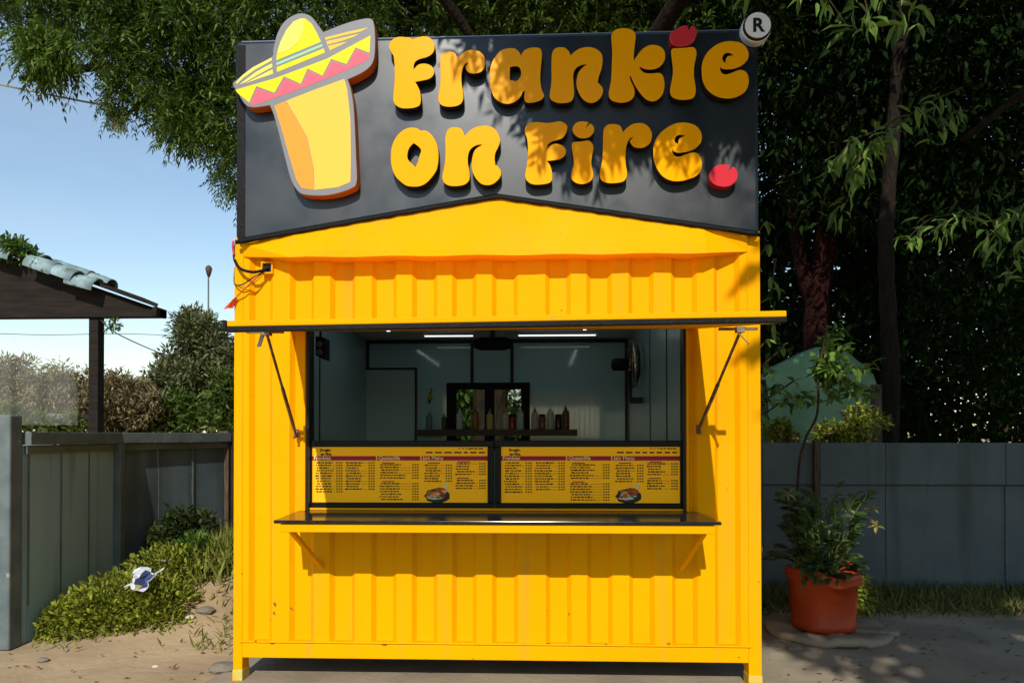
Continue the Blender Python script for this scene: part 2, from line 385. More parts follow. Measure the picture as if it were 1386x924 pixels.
# sloped header over the hatch and flat plates beside it
HYD = -.115
hx0, hx1 = at(391, 346, HYD).x, at(957, 338, HYD).x
hz = Z0(345, HYD)
def gable(px):                           # gable line in photo rows
    return 328-(328-267)*(px-322)/(672-322) if px < 672 else 267+(318-267)*(px-672)/(1028-672)
SY = -.05
GL, GM, GR = at(322, 328, SY), at(672, 267, SY), at(1028, 318, SY)
def gz(x): return GL.z+(GM.z-GL.z)*(x-GL.x)/(GM.x-GL.x) if x < GM.x else GM.z+(GR.z-GM.z)*(x-GM.x)/(GR.x-GM.x)
hb = MB(); N_ = 24; fr = []
for i in range(N_+1):
    x = hx0+(hx1-hx0)*i/N_; fr.append(x)
vs = [(x, HYD, hz+.003*math.sin(i*1.3)) for i, x in enumerate(fr)]+[(x, HYD+.005, hz+.035) for x in fr]+[(x, SY+.004, gz(x)-.004) for x in fr]+[(x, .05, hz+.003*math.sin(i*1.3)) for i, x in enumerate(fr)]
m_ = N_+1; fs = []
for i in range(N_):
    fs += [(i, i+1, m_+i+1, m_+i), (m_+i, m_+i+1, 2*m_+i+1, 2*m_+i), (3*m_+i, 3*m_+i+1, i+1, i)]
fs += [(0, m_, 3*m_), (m_, 2*m_, 3*m_), (m_-1, 4*m_-1, 2*m_-1), (2*m_-1, 4*m_-1, 3*m_-1)]
hb.add(vs, fs).build('gable_header', YEL, K)
for a, b, sg in ((PWL, hx0, 1), (hx1, PWR, -1)):
    e, f_ = (a, b) if sg > 0 else (b, a)                # e at the post, f_ at the header
    zb_ = Z0(344)
    vs = [(e, -.004, zb_), (f_, HYD, hz), (f_, HYD+.005, hz+.035), (f_, SY+.004, gz(f_)-.004), (e, -.02, gz(e)-.004), (e, .05, zb_), (f_, .05, hz)]
    fs = [(0, 1, 2, 3, 4), (0, 5, 6, 1)] if sg > 0 else [(4, 3, 2, 1, 0), (1, 6, 5, 0)]
    MB().add(vs, fs).build('gable_plate', YEL, K)
# hatch opening: jambs
for xa, sg in ((OPL, 1), (OPR, -1)):
    MB().box(min(xa, xa+sg*.012), max(xa, xa+sg*.012), -.01, .10, ZCT, ZHI).build('jamb', YEL, K, bevel=.003)
    MB().box(min(xa+sg*.012, xa+sg*.026), max(xa+sg*.012, xa+sg*.026), .012, .11, ZCT, ZHI).build('jamb_seal', DARK, K)
MB().box(OPL-.02, OPR+.02, -.008, .05, ZHI-.005, ZHI+.03).build('lintel', YEL, K)
# hatch: a panel hinged at the lintel, sloping out to a rubber edged lip
HYF = -1.24; HL, HR = -.99, 1.225
def hz_at(y): return ZHI+.0+(1.868-ZHI)*(y/HYF)
h = MB(); vs = []
for y in (0, HYF):
    for x in ((HL, HR) if y else (-1.17, 1.15)):
        for dz in (-.020, .014): vs.append((x, y, hz_at(y)+dz+((-.006 if x < 0 else .012) if y else 0)))
h.add(vs, [(0,1,3,2),(4,6,7,5),(0,4,5,1),(2,3,7,6),(1,5,7,3),(0,2,6,4)])
hatch = h.build('serving_hatch', YEL, K)
zl = 1.868
zA, zB = zl-.008, zl+.016
MB().bar((HL-.004, HYF-.016, zA+.008), (HR+.004, HYF-.016, zB+.008), .03, .024).build('hatch_lip', YEL, hatch, bevel=.004)
e = MB(); e.bar((HL-.006, HYF-.014, zA-.0145), (HR+.006, HYF-.014, zB-.0145), .036, .020); e.box(HL-.022, HL-.007, HYF-.034, HYF+.02, zA-.022, zA+.022); e.build('rubber_edge', BLK, hatch, bevel=.003)
for xw, zw, xt in ((X0(402), Z0(585), -1.065), (X0(945), Z0(580), 1.215)):
    st = MB(); a, b = Vector((xw, -.03, zw)), Vector((xt, -.64, hz_at(-.64)-.045))
    st.tube([a, b], .0075, 8); st.tube([(xw, .0, zw-.012), (xw, -.03, zw-.012), (xw, -.045, zw-.03)], .008, 6); st.box(xw-.012, xw+.012, -.012, 0, zw-.03, zw+.02)
    st.tube([a+(b-a)*.05, a+(b-a)*.5], .0105, 8)
    st.build('hatch_strut', STEEL, K)
    sg = -1 if xt < 0 else 1
    br = MB(); br.box(xt-.10, xt+.08, -.66, -.635, hz_at(-.64)-.034, hz_at(-.64)-.022); br.box(xt-.02, xt+.02, -.665, -.63, hz_at(-.64)-.045, hz_at(-.64)-.018)
    br.bar((xt-.02*1, -.64, hz_at(-.64)-.03), (xt+.035*1-.07*(sg < 0), -.66, hz_at(-.64)-.10), .03, .006)
    br.build('strut_bracket', STEEL, K)
# counter
CYF = -.41; cl, cr = at(370, 704, CYF).x, at(977, 704, CYF).x
cb0, cb1 = X0(402), X0(945)
c = MB(); vs = []
for z in (ZCT-.018, ZCT): vs += [(cl, CYF, z-.006), (cr, CYF, z-.006), (cb1, .03, z), (cb0, .03, z)]
c.add(vs, [(0,3,2,1),(4,5,6,7),(0,1,5,4),(1,2,6,5),(2,3,7,6),(3,0,4,7)])
ctr = c.build('counter', GRAN, K, bevel=.004)
f = MB(); f.box(cl+.03, cr-.03, CYF+.012, CYF+.045, ZCT-.07, ZCT-.027); f.box(cl+.03, cl+.06, CYF+.045, -.002, ZCT-.07, ZCT-.03); f.box(cr-.06, cr-.03, CYF+.045, -.002, ZCT-.07, ZCT-.03)
f.build('counter_frame', YEL, ctr, bevel=.004)
for s_, xx in ((1, cl+.075), (-1, cr-.075)):
    MB().bar((xx, CYF+.06, ZCT-.07), (xx+s_*.055, -.005, Z0(768)), .024, .024).build('counter_bracket', YEL, ctr, bevel=.003)
sl_ = MB(); sl_.box(OPL+.0, OPR, .034, .12, ZCT+.002, ZCT+.014); sl_.build('sill_strip', YEL, K)
# chips in the paint
for px, py, w, hgt in ((372, 817, .018, .028), (371, 829, .012, .022), (394, 822, .02, .006), (366, 839, .006, .006)):
    q = at(px, py, .034 if px < 366 else .0); 
    MB().prism([(q.x-w/2, q.z), (q.x-.1*w, q.z+hgt/2), (q.x+w/2, q.z-.1*hgt), (q.x+.2*w, q.z-hgt/2)], -.004, -.001).build('paint_chip', mat('rust', (.28, .10, .02), .9), K)
CHIP = mat('dark_chip', (.07, .035, .012), .9)
for px, py, Y, w, hgt in ((346, 867, -.0125, .014, .008), (368, 870, -.0125, .03, .004), (520, 872, -.0125, .035, .004), (575, 892, -.0065, .02, .005), (640, 891, -.0065, .014, .004), (742, 870, -.0125, .03, .004), (820, 871, -.0125, .02, .004), (905, 870, -.0125, .026, .004), (1000, 889, -.0065, .008, .010),
                          (738, 833, .0275, .006, .012), (770, 830, -.001, .008, .008), (845, 790, -.001, .005, .005), (985, 660, -.001, .005, .006), (350, 700, -.001, .005, .005), (327, 776, -.004, .007, .006), (1027, 787, -.004, .008, .007), (640, 402, -.001, .006, .006), (760, 420, -.001, .008, .010), (675, 436, -.001, .006, .012)):
    q = at(px, py, Y)
    MB().prism([(q.x-w/2, q.z-.1*hgt), (q.x-.1*w, q.z+hgt/2), (q.x+w/2, q.z+.2*hgt), (q.x+.25*w, q.z-hgt/2)], Y-.0015, Y+.001).build('paint_chip', CHIP, K)
# socket with cable outlet
q = at(361, 362, -.02)
sb = MB(); t = .034; s2 = .026
for a in ((q.x-t, q.x+t, q.z+s2, q.z+t), (q.x-t, q.x+t, q.z-t, q.z-s2), (q.x-t, q.x-s2, q.z-s2, q.z+s2), (q.x+s2, q.x+t, q.z-s2, q.z+s2)):
    sb.box(a[0], a[1], -.02, .03, a[2], a[3])
so_ = sb.build('cable_outlet', YEL, K); MB().box(q.x-s2, q.x+s2, .0, .03, q.z-s2, q.z+s2).build('outlet_hole', DARK, so_)

# ---- inside
IX0, IX1, IY = -1.44, 1.105, 3.0
ZC = at(690, 459.5, IY).z
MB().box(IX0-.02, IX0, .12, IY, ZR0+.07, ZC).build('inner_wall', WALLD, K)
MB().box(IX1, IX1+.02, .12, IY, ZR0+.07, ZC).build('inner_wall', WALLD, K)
sx = [IX0, at(639, 500, IY).x, at(693, 500, IY).x, IX1]
for i in range(3):
    a, b = sx[i]+.004, sx[i+1]-.004
    if i == 0: b0 = min(b, WX0)
    # sheet with the window opening left free
    for (u0, u1, z0, z1) in ((a, b, ZR0+.07, WZ0), (a, b, WZ1, ZC), (a, min(b, WX0), WZ0, WZ1), (max(a, WX1), b, WZ0, WZ1)):
        if u1-u0 > .002: MB().box(u0, u1, IY, IY+.02, z0, z1).build('inner_back_panel', WALLI, K)
gro = MB(); x = IX0+.03
while x < IX1-.02:
    if not (WX0-.05 < x < WX1+.05): gro.box(x, x+.003, IY-.0022, IY-.0002, ZR0+.1, ZC-.02)
    else: gro.box(x, x+.003, IY-.0022, IY-.0002, WZ1+.05, ZC-.02)
    x += .05
g_ = gro.build('panel_groove', mat('groove_grey', (.36, .55, .57), .4), K); g_['kind'] = 'stuff'
for x in sx[1:3]: MB().box(x-.016, x+.016, IY-.012, IY, WZ1+.03, ZC).build('cover_strip', DARK, K)
for x in (IX0+.012, IX1-.012): MB().box(x-.012, x+.012, IY-.025, IY-.003, ZR0+.1, ZC).build('corner_strip', DARK, K)
for xw, ys_ in ((IX0+.001, (.7, 1.45)), (IX1-.004, (.75, 1.5))):
    for y in ys_: MB().box(xw, xw+.003, y-.012, y+.012, ZR0+.1, ZC).build('wall_joint', DARK, K)
MB().box(IX0, IX1, IY-.03, IY-.002, ZC-.035, ZC-.002).build('ceiling_trim', DARK, K)
MB().box(IX0-.02, IX1+.02, .12, IY+.02, ZC, ZC+.02).build('ceiling', CEIL, K)
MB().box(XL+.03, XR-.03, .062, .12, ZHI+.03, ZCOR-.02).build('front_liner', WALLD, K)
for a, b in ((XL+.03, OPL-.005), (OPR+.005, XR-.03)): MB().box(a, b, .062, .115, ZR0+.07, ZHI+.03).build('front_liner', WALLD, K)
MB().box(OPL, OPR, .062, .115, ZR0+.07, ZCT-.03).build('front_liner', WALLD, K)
# inner door on the back wall
dx0, dx1, dz1 = at(491, 500, IY).x, at(565, 500, IY).x, at(528, 498, IY).z
door = MB().box(dx0+.02, dx1-.02, IY-.03, IY-.005, ZR0+.09, dz1-.02).build('door', mat('door_grey', (.40, .58, .58), .3), K)
df = MB(); df.box(dx0, dx0+.02, IY-.04, IY-.003, ZR0+.07, dz1); df.box(dx1-.02, dx1, IY-.04, IY-.003, ZR0+.07, dz1); df.box(dx0+.02, dx1-.02, IY-.04, IY-.003, dz1-.02, dz1)
df.build('door_frame', DARK, door)
MB().box(dx1-.06, dx1-.045, IY-.06, IY-.03, 1.10, 1.22).build('handle', STEEL, door)
# rear window
fw = MB(); t = .055
fw.box(WX0-.03, WX0+t, IY-.03, IY+.11, WZ0, WZ1+.03); fw.box(WX1-t, WX1+.03, IY-.03, IY+.11, WZ0, WZ1+.03)
fw.box(WX0+t, WX1-t, IY-.028, IY+.108, WZ1-.03, WZ1+.03); fw.box(WX0+t, WX1-t, IY-.028, IY+.108, WZ0-.03, WZ0+.03)
xm = (WX0+WX1)/2+.01; fw.box(xm-.045, xm+.045, IY-.026, IY+.106, WZ0+.03, WZ1-.03)
win = fw.build('rear_window', BLK, K)
MB().box(WX0+t, xm-.045, IY+.04, IY+.046, WZ0+.03, WZ1-.03).build('pane', GLASS, win)
MB().box(xm+.045, WX1-t, IY+.05, IY+.056, WZ0+.03, WZ1-.03).build('pane', GLASS, win)
# shelf
SHZ = at(680, 581, 2.78).z
shx0, shx1 = at(567, 585, 2.78).x, at(781, 585, 2.78).x
sh = MB().box(shx0, shx1, 2.70, IY-.03, SHZ-.06, SHZ).build('shelf', BROWNSH, K)

# ------------------------------------------------------------------ signboard
SG = thing('signboard', 'dark metal signboard with raised yellow bubble lettering above the kiosk', 'signboard', (0, 0, 2.5))
tl, tr_ = at(318, 55, SY), at(1027, 38, SY)
poly = [(GL.x-.012, GL.z), (GM.x, GM.z), (GR.x+.0, GR.z), (tr_.x, tr_.z), (tl.x, tl.z)]
MB().prism(poly, SY, SY+.16).build('sign_panel', SIGN, SG, bevel=.022)
nn = 70; ptsl = []
for i in range(nn+1):
    x = GL.x-.01+(GR.x-GL.x+.012)*i/nn; ptsl.append((x, SY-.006, gz(x)+.001+random.uniform(-.002, .002)))
MB().tube(ptsl, [.012+.002*math.sin(i*2.2) for i in range(nn+1)], 8).build('rubber_bead', BLK, SG, smooth=True)
MB().tube([(tl.x+.03, SY+.03, tl.z-.002), (tr_.x-.03, SY+.03, tr_.z-.002)], .012, 8).build('top_edge', mat('bare_edge', (.35, .38, .40), .35, .5, metal=.3), SG, smooth=True)
for xx, zz0, zz1 in ((GL.x-.004, GL.z+.03, tl.z-.03),):
    MB().box(xx-.002, xx+.045, SY-.004, SY+.01, zz0, zz1).build('side_tape', BLK, SG)
for xx in (-1.1, -.3, .5, 1.2):
    MB().bar((xx, SY+.16, 3.5), (xx, 1.2, ZCOR+.02), .04).build('rear_stay', STEEL, SG)

def fill_mesh(conts, zfront, depth, bev, mats, y, parent, name, face_from=None):
    """2-D filled outline(s) (lists of (x,z)) extruded towards the viewer from plane y"""
    cu = bpy.data.curves.new('outline', 'CURVE'); cu.dimensions = '2D'; cu.fill_mode = 'BOTH'; cu.extrude = depth/2-bev; cu.bevel_depth = bev; cu.bevel_resolution = 1; cu.offset = -bev
    for pts in conts:
        sp = cu.splines.new('POLY'); sp.points.add(len(pts)-1)
        for p, (a, b) in zip(sp.points, pts): p.co = (a, b, 0, 1)
        sp.use_cyclic_u = True
    o = bpy.data.objects.new('outline', cu); COL.objects.link(o)
    dg = bpy.context.evaluated_depsgraph_get(); dg.update()
    me = bpy.data.meshes.new_from_object(o.evaluated_get(dg)); bpy.data.objects.remove(o); bpy.data.curves.remove(cu)
    po = ORI[parent.name]
    me.transform(Matrix.Translation(Vector((0, y-depth/2, 0))-po) @ Matrix.Rotation(R(90), 4, 'X'))
    me.materials.clear()
    for m_ in mats: me.materials.append(m_)
    me.update()
    for p in me.polygons: p.material_index = 0 if p.normal.y < -.6 else min(1, len(mats)-1); p.use_smooth = False
    return link(name, me, parent)
LT = .062; LY = SY-LT
def px_cont(pts, ox, oy, sc, Y): return [(lambda v: (v.x, v.z))(at(ox+a/sc, oy+b/sc, Y)) for a, b in catmull(pts)]
def letter(conts, o, label, mats, name='letter'):
    ob = fill_mesh([px_cont(c_, *o, LY) for c_ in conts], 0, LT, .003, mats, SY-.0005, SG, name)
    return ob
Z1, Z2, Z3, Z4, Z5, Z6, Z7 = (520,40,7.7), (655,40,7.7), (815,25,7.39), (895,10,6.6), (520,160,8.153), (700,150,8.033), (795,150,6.6)
def dd(*p): return [q for q in p]
LETTERS = [
 ([[(50,185),(65,130),(110,90),(170,76),(240,84),(300,96),(350,84),(415,70),(470,85),(510,120),(525,175),(520,225),(490,265),(440,292),(380,308),(335,330),(312,365),(308,415),(308,415),(325,395),(360,365),(420,355),(475,370),(510,400),(522,445),(505,490),(465,518),(410,532),(325,548),(325,548),(350,590),(372,640),(380,690),(382,750),(365,795),(310,818),(230,825),(175,820),(120,790),(95,745),(95,680),(102,600),(108,520),(108,420),(105,340),(95,275),(75,245)]], Z1),
 ([[(583,330),(585,290),(610,250),(650,230),(690,226),(735,245),(760,280),(772,310),(772,310),(790,275),(830,235),(880,215),(930,211),(985,225),(1025,255),(1048,300),(1053,350),(1045,400),(1015,440),(970,458),(920,462),(880,450),(855,420),(848,395),(855,375),(872,352),(872,352),(850,357),(828,390),(812,440),(806,500),(808,560),(818,620),(826,690),(822,735),(800,775),(750,800),(680,808),(620,800),(580,775),(563,730),(565,680),(578,610),(585,540),(585,430)]], Z1),
 ([[(60,530),(60,440),(80,350),(120,280),(170,225),(220,203),(270,195),(320,197),(355,220),(380,255),(388,270),(388,270),(400,245),(430,212),(480,192),(540,187),(575,193),(598,215),(607,260),(603,320),(595,400),(590,480),(593,560),(605,630),(625,670),(630,700),(630,700),(605,730),(560,752),(500,765),(445,765),(425,740),(418,700),(425,642),(425,642),(405,655),(385,700),(340,745),(290,770),(240,778),(180,765),(125,730),(90,680),(68,610)],
   [(272,395),(272,395),(310,387),(350,388),(375,405),(385,440),(383,480),(365,515),(335,537),(300,530),(272,525),(272,525)]], Z2),
 ([[(705,300),(708,260),(725,215),(760,190),(800,185),(840,190),(870,210),(895,245),(903,270),(903,270),(935,240),(985,205),(1040,188),(1090,183),(1140,190),(1190,215),(1225,250),(1238,290),(1237,350),(1225,420),(1200,490),(1188,550),(1188,550),(1215,580),(1238,610),(1242,650),(1225,700),(1190,740),(1150,763),(1105,768),(1050,745),(1005,695),(975,630),(963,570),(970,500),(990,440),(1030,395),(1070,368),(1070,368),(1020,372),(975,395),(945,430),(933,480),(935,550),(940,620),(940,690),(920,740),(880,763),(820,770),(760,765),(705,740),(685,700),(688,650),(698,590),(704,500),(703,400)]], Z2),
 ([[(92,200),(98,150),(130,115),(185,100),(235,98),(290,110),(325,140),(338,180),(333,230),(325,290),(320,350),(318,420),(318,420),(345,380),(385,325),(435,285),(490,265),(545,268),(595,290),(625,330),(632,385),(620,435),(585,480),(540,505),(490,515),(430,510),(375,485),(375,485),(390,515),(430,545),(500,550),(560,545),(600,560),(620,610),(626,680),(610,750),(575,800),(530,828),(480,830),(430,805),(380,750),(335,685),(305,625),(285,575),(285,575),(278,590),(290,630),(315,680),(328,730),(318,785),(280,825),(220,843),(160,843),(100,825),(70,790),(65,740),(75,690),(88,620),(93,540),(97,440),(100,340)]], Z3),
 ([[(88,400),(95,375),(115,366),(200,362),(280,355),(305,370),(317,410),(310,460),(297,520),(293,590),(300,660),(310,720),(305,780),(280,815),(220,828),(150,825),(100,805),(80,770),(78,730),(90,670),(102,600),(102,530),(92,460)]], Z4),
 ([[(360,560),(368,490),(400,420),(450,365),(510,325),(570,307),(640,303),(710,318),(755,350),(780,400),(780,450),(755,490),(715,525),(650,551),(580,556),(545,550),(526,538),(526,538),(532,568),(550,592),(580,599),(625,587),(680,564),(725,560),(765,585),(783,640),(778,700),(750,755),(700,790),(640,812),(570,815),(500,800),(440,765),(395,715),(368,650)],
   [(642,430),(642,430),(615,412),(585,410),(560,425),(547,455),(555,480),(572,497),(572,497),(580,455),(600,435)]], Z4),
 ([[(72,430),(78,340),(105,255),(150,185),(205,135),(260,110),(320,104),(370,115),(405,137),(450,135),(500,160),(545,210),(580,280),(598,360),(600,440),(592,520),(570,590),(520,660),(460,720),(390,752),(320,757),(250,748),(190,710),(130,650),(95,580),(77,510)],
   [(325,278),(325,278),(360,300),(400,340),(405,370),(390,410),(375,470),(345,540),(345,540),(310,505),(270,465),(257,430),(262,370),(285,320)]], Z5),
 ([[(672,240),(680,180),(700,130),(740,103),(790,100),(835,108),(870,140),(888,193),(888,193),(920,160),(970,120),(1030,92),(1090,83),(1150,85),(1210,110),(1255,160),(1278,220),(1278,270),(1255,330),(1230,380),(1220,440),(1228,515),(1228,515),(1265,540),(1290,590),(1285,640),(1250,690),(1195,730),(1140,740),(1080,730),(1030,690),(990,630),(967,560),(965,490),(980,400),(1010,340),(1080,295),(1080,295),(1030,298),(975,325),(940,370),(925,430),(925,500),(938,570),(945,640),(935,690),(895,730),(830,748),(760,752),(700,740),(655,705),(640,650),(652,580),(668,500),(675,400),(675,310)]], Z5),
 ([[(82,215),(95,170),(130,135),(190,122),(250,124),(320,132),(390,125),(460,113),(510,130),(545,165),(545,200),(530,250),(490,300),(430,322),(370,340),(335,375),(318,425),(318,425),(345,390),(390,362),(435,357),(490,375),(525,410),(533,450),(510,500),(460,528),(400,540),(325,548),(325,548),(355,585),(375,640),(382,700),(378,755),(350,785),(290,800),(210,805),(150,795),(100,755),(85,700),(95,640),(108,560),(115,470),(115,380),(105,300),(88,255)]], Z6),
 ([[(600,205),(615,160),(650,125),(700,114),(750,118),(778,128),(778,128),(752,182),(752,182),(795,135),(795,135),(825,160),(840,200),(825,250),(780,290),(720,302),(660,290),(615,250)]], Z6),
 ([[(592,390),(600,350),(630,338),(700,332),(765,322),(800,335),(828,375),(828,430),(815,490),(808,560),(815,620),(828,680),(820,735),(785,775),(720,798),(650,790),(600,755),(587,710),(595,650),(612,590),(612,520),(600,450)]], Z6),
 ([[(140,210),(148,160),(180,125),(230,118),(280,125),(305,150),(318,190),(318,190),(345,160),(390,125),(440,110),(500,112),(545,140),(575,190),(578,235),(560,290),(515,325),(460,335),(410,320),(380,280),(385,262),(408,238),(408,238),(385,245),(360,285),(348,330),(342,400),(345,480),(355,540),(352,590),(325,630),(270,645),(200,648),(145,635),(115,600),(112,550),(125,480),(135,400),(138,300)]], Z7),
 ([[(588,370),(590,320),(610,260),(650,200),(710,150),(780,115),(850,104),(920,112),(980,140),(1015,190),(1025,240),(1010,290),(975,330),(930,356),(870,372),(810,377),(775,366),(758,346),(758,346),(765,380),(790,407),(830,407),(880,388),(940,372),(985,380),(1015,420),(1025,480),(1010,540),(970,585),(910,610),(840,628),(760,628),(690,600),(640,550),(605,480),(590,420)],
   [(870,225),(870,225),(835,217),(800,225),(783,250),(785,280),(808,295),(808,295),(820,250),(845,235)]], Z7),
]
for conts, o in LETTERS: letter(conts, o, None, [LETY, LETS])
for conts, o in (([[(75,275),(80,235),(105,212),(150,185),(200,163),(235,165),(235,165),(250,205),(250,205),(270,165),(270,165),(298,175),(320,205),(318,245),(295,295),(255,335),(200,352),(140,350),(95,325)]], Z4),
                 ([[(1090,590),(1095,550),(1125,510),(1165,487),(1210,478),(1250,480),(1278,486),(1278,486),(1256,545),(1256,545),(1295,505),(1310,503),(1335,530),(1343,580),(1325,630),(1280,668),(1220,680),(1150,665),(1105,630)]], Z7)):
    tag(letter(conts, o, None, [LETR, LETRS], 'red_dot'), 'red tomato shaped dot with a notch')
def text_mesh(body, size, align='LEFT', bold=.0, sx=1):
    cu = bpy.data.curves.new('text', 'FONT'); cu.body = body; cu.size = size; cu.align_x = align; cu.offset = bold; cu.extrude = .0006
    o = bpy.data.objects.new('text', cu); COL.objects.link(o); dg = bpy.context.evaluated_depsgraph_get(); dg.update()
    me = bpy.data.meshes.new_from_object(o.evaluated_get(dg)); bpy.data.objects.remove(o); bpy.data.curves.remove(cu)
    me.transform(Matrix.Rotation(R(90), 4, 'X') @ Matrix.Diagonal((sx, 1, 1, 1))); return me
def text(body, size, loc, m, parent, name, align='LEFT', bold=0, sx=1):
    me = text_mesh(body, size, align, bold, sx); me.materials.clear(); me.materials.append(m)
    return link(name, me, parent, Vector(loc)-ORI[parent.name])
# registered mark: white drum with black ring and R
rc = at(1026, 34, LY-.02); rr = .072
def disc(mb, c, r, y0, y1, m=0, n=40):
    return mb.prism([(c.x+r*math.cos(2*math.pi*k/n), c.z+r*math.sin(2*math.pi*k/n)) for k in range(n)], y0, y1, m)
rm = disc(MB(), rc, rr*1.12, SY-.06, SY-.001); rgd = rm.build('registered_mark', LETW, SG, bevel=.004)
disc(MB(), rc, rr*1.08, SY-.074, SY-.0601).build('ring', LETS, rgd)
disc(MB(), rc, rr*.96, SY-.082, SY-.0741).build('white_face', LETW, rgd)
me = text_mesh('R', rr*1.45, 'CENTER', .003); me.materials.clear(); me.materials.append(LETS)
link('letter', me, rgd, Vector((rc.x, SY-.0835, rc.z-rr*.5))-ORI[SG.name])
# emblem board left of the words: a plain straw hat over a plain yellow roll (generic stand-in)
E28 = (300, 0, 2.8); E6 = (310, 10, 6.162)
eo = [(42,320),(60,300),(130,250),(190,215),(195,190),(210,130),(240,80),(290,52),(335,60),(365,95),(385,122),(385,122),(440,100),(500,80),(560,70),(578,95),(582,180),(572,240),(535,275),(478,302),(478,302),(490,340),(500,400),(506,500),(510,600),(512,690),(490,715),(430,735),(370,742),(310,737),(285,720),(262,680),(240,600),(215,500),(195,430),(182,400),(182,400),(120,408),(88,395),(60,350)]
emb = fill_mesh([px_cont(eo, *E28, SY-.075)], 0, .075, .003, [EMG, EMO], SY-.0005, SG, 'emblem_board')
EY = SY-.075
def patch(pts, o, m, k, name, smooth=False, closed=False):
    pts2 = catmull(pts) if smooth else pts
    pl = [(lambda v: (v.x, v.z))(at(o[0]+a/o[2], o[1]+b/o[2], EY)) for a, b in pts2]
    return MB().prism(pl, EY-.0016*k, EY-.0002).build(name, m, emb)
patch([(395,445),(400,390),(430,290),(480,190),(540,120),(600,95),(635,95),(690,140),(730,210),(768,290)], E6, PY, 1, 'hat_crown')
patch([(402,385),(430,292),(480,194),(540,124),(600,99),(630,108),(620,200),(580,290),(500,360),(440,382)], E6, PLY, 2, 'crown_highlight')
patch([(395,465),(775,308),(782,328),(398,487)], E6, PG, 1, 'hat_band')
patch([(398,502),(790,345),(800,380),(402,542)], E6, PY, 1, 'hat_edge')
for p4 in ([(58,630),(110,570),(200,502),(355,422),(357,445),(220,520),(120,590),(66,640)], [(85,648),(220,545),(300,500),(360,470),(362,500),(250,560),(140,625)], [(130,640),(260,570),(363,520),(368,556),(220,606)]):
    patch(p4, E6, PLY, 1, 'brim_stripe')
for p4 in ([(800,255),(1000,205),(1165,170),(1100,205),(950,238),(808,275)], [(812,285),(960,252),(1090,222),(1040,250),(950,280),(820,315)], [(825,325),(940,298),(990,290),(920,325),(842,362)]):
    patch(p4, E6, PB, 1, 'brim_stripe')
patch([(55,690),(390,592),(820,430),(1180,237),(1172,382),(1055,338),(980,475),(852,433),(780,572),(655,513),(600,640),(458,578),(380,715),(228,660),(168,795),(70,715)], E6, PY, 1, 'hat_brim')
patch([(180,805),(235,678),(388,730),(465,595),(608,655),(662,530),(788,585),(858,450),(988,490),(1058,352),(1168,397),(1165,430),(1100,470),(900,560),(700,640),(500,715),(300,785),(200,820)], E6, PP, 1, 'hat_zigzag')
patch([(245,383),(350,342),(465,300),(476,340),(488,450),(490,600),(488,690),(440,710),(352,720),(350,640),(325,520)], E28, PB, 1, 'roll_front')
patch([(200,402),(243,384),(323,520),(348,640),(350,720),(303,713),(283,680),(256,590),(228,490)], E28, PO, 1, 'roll_side')

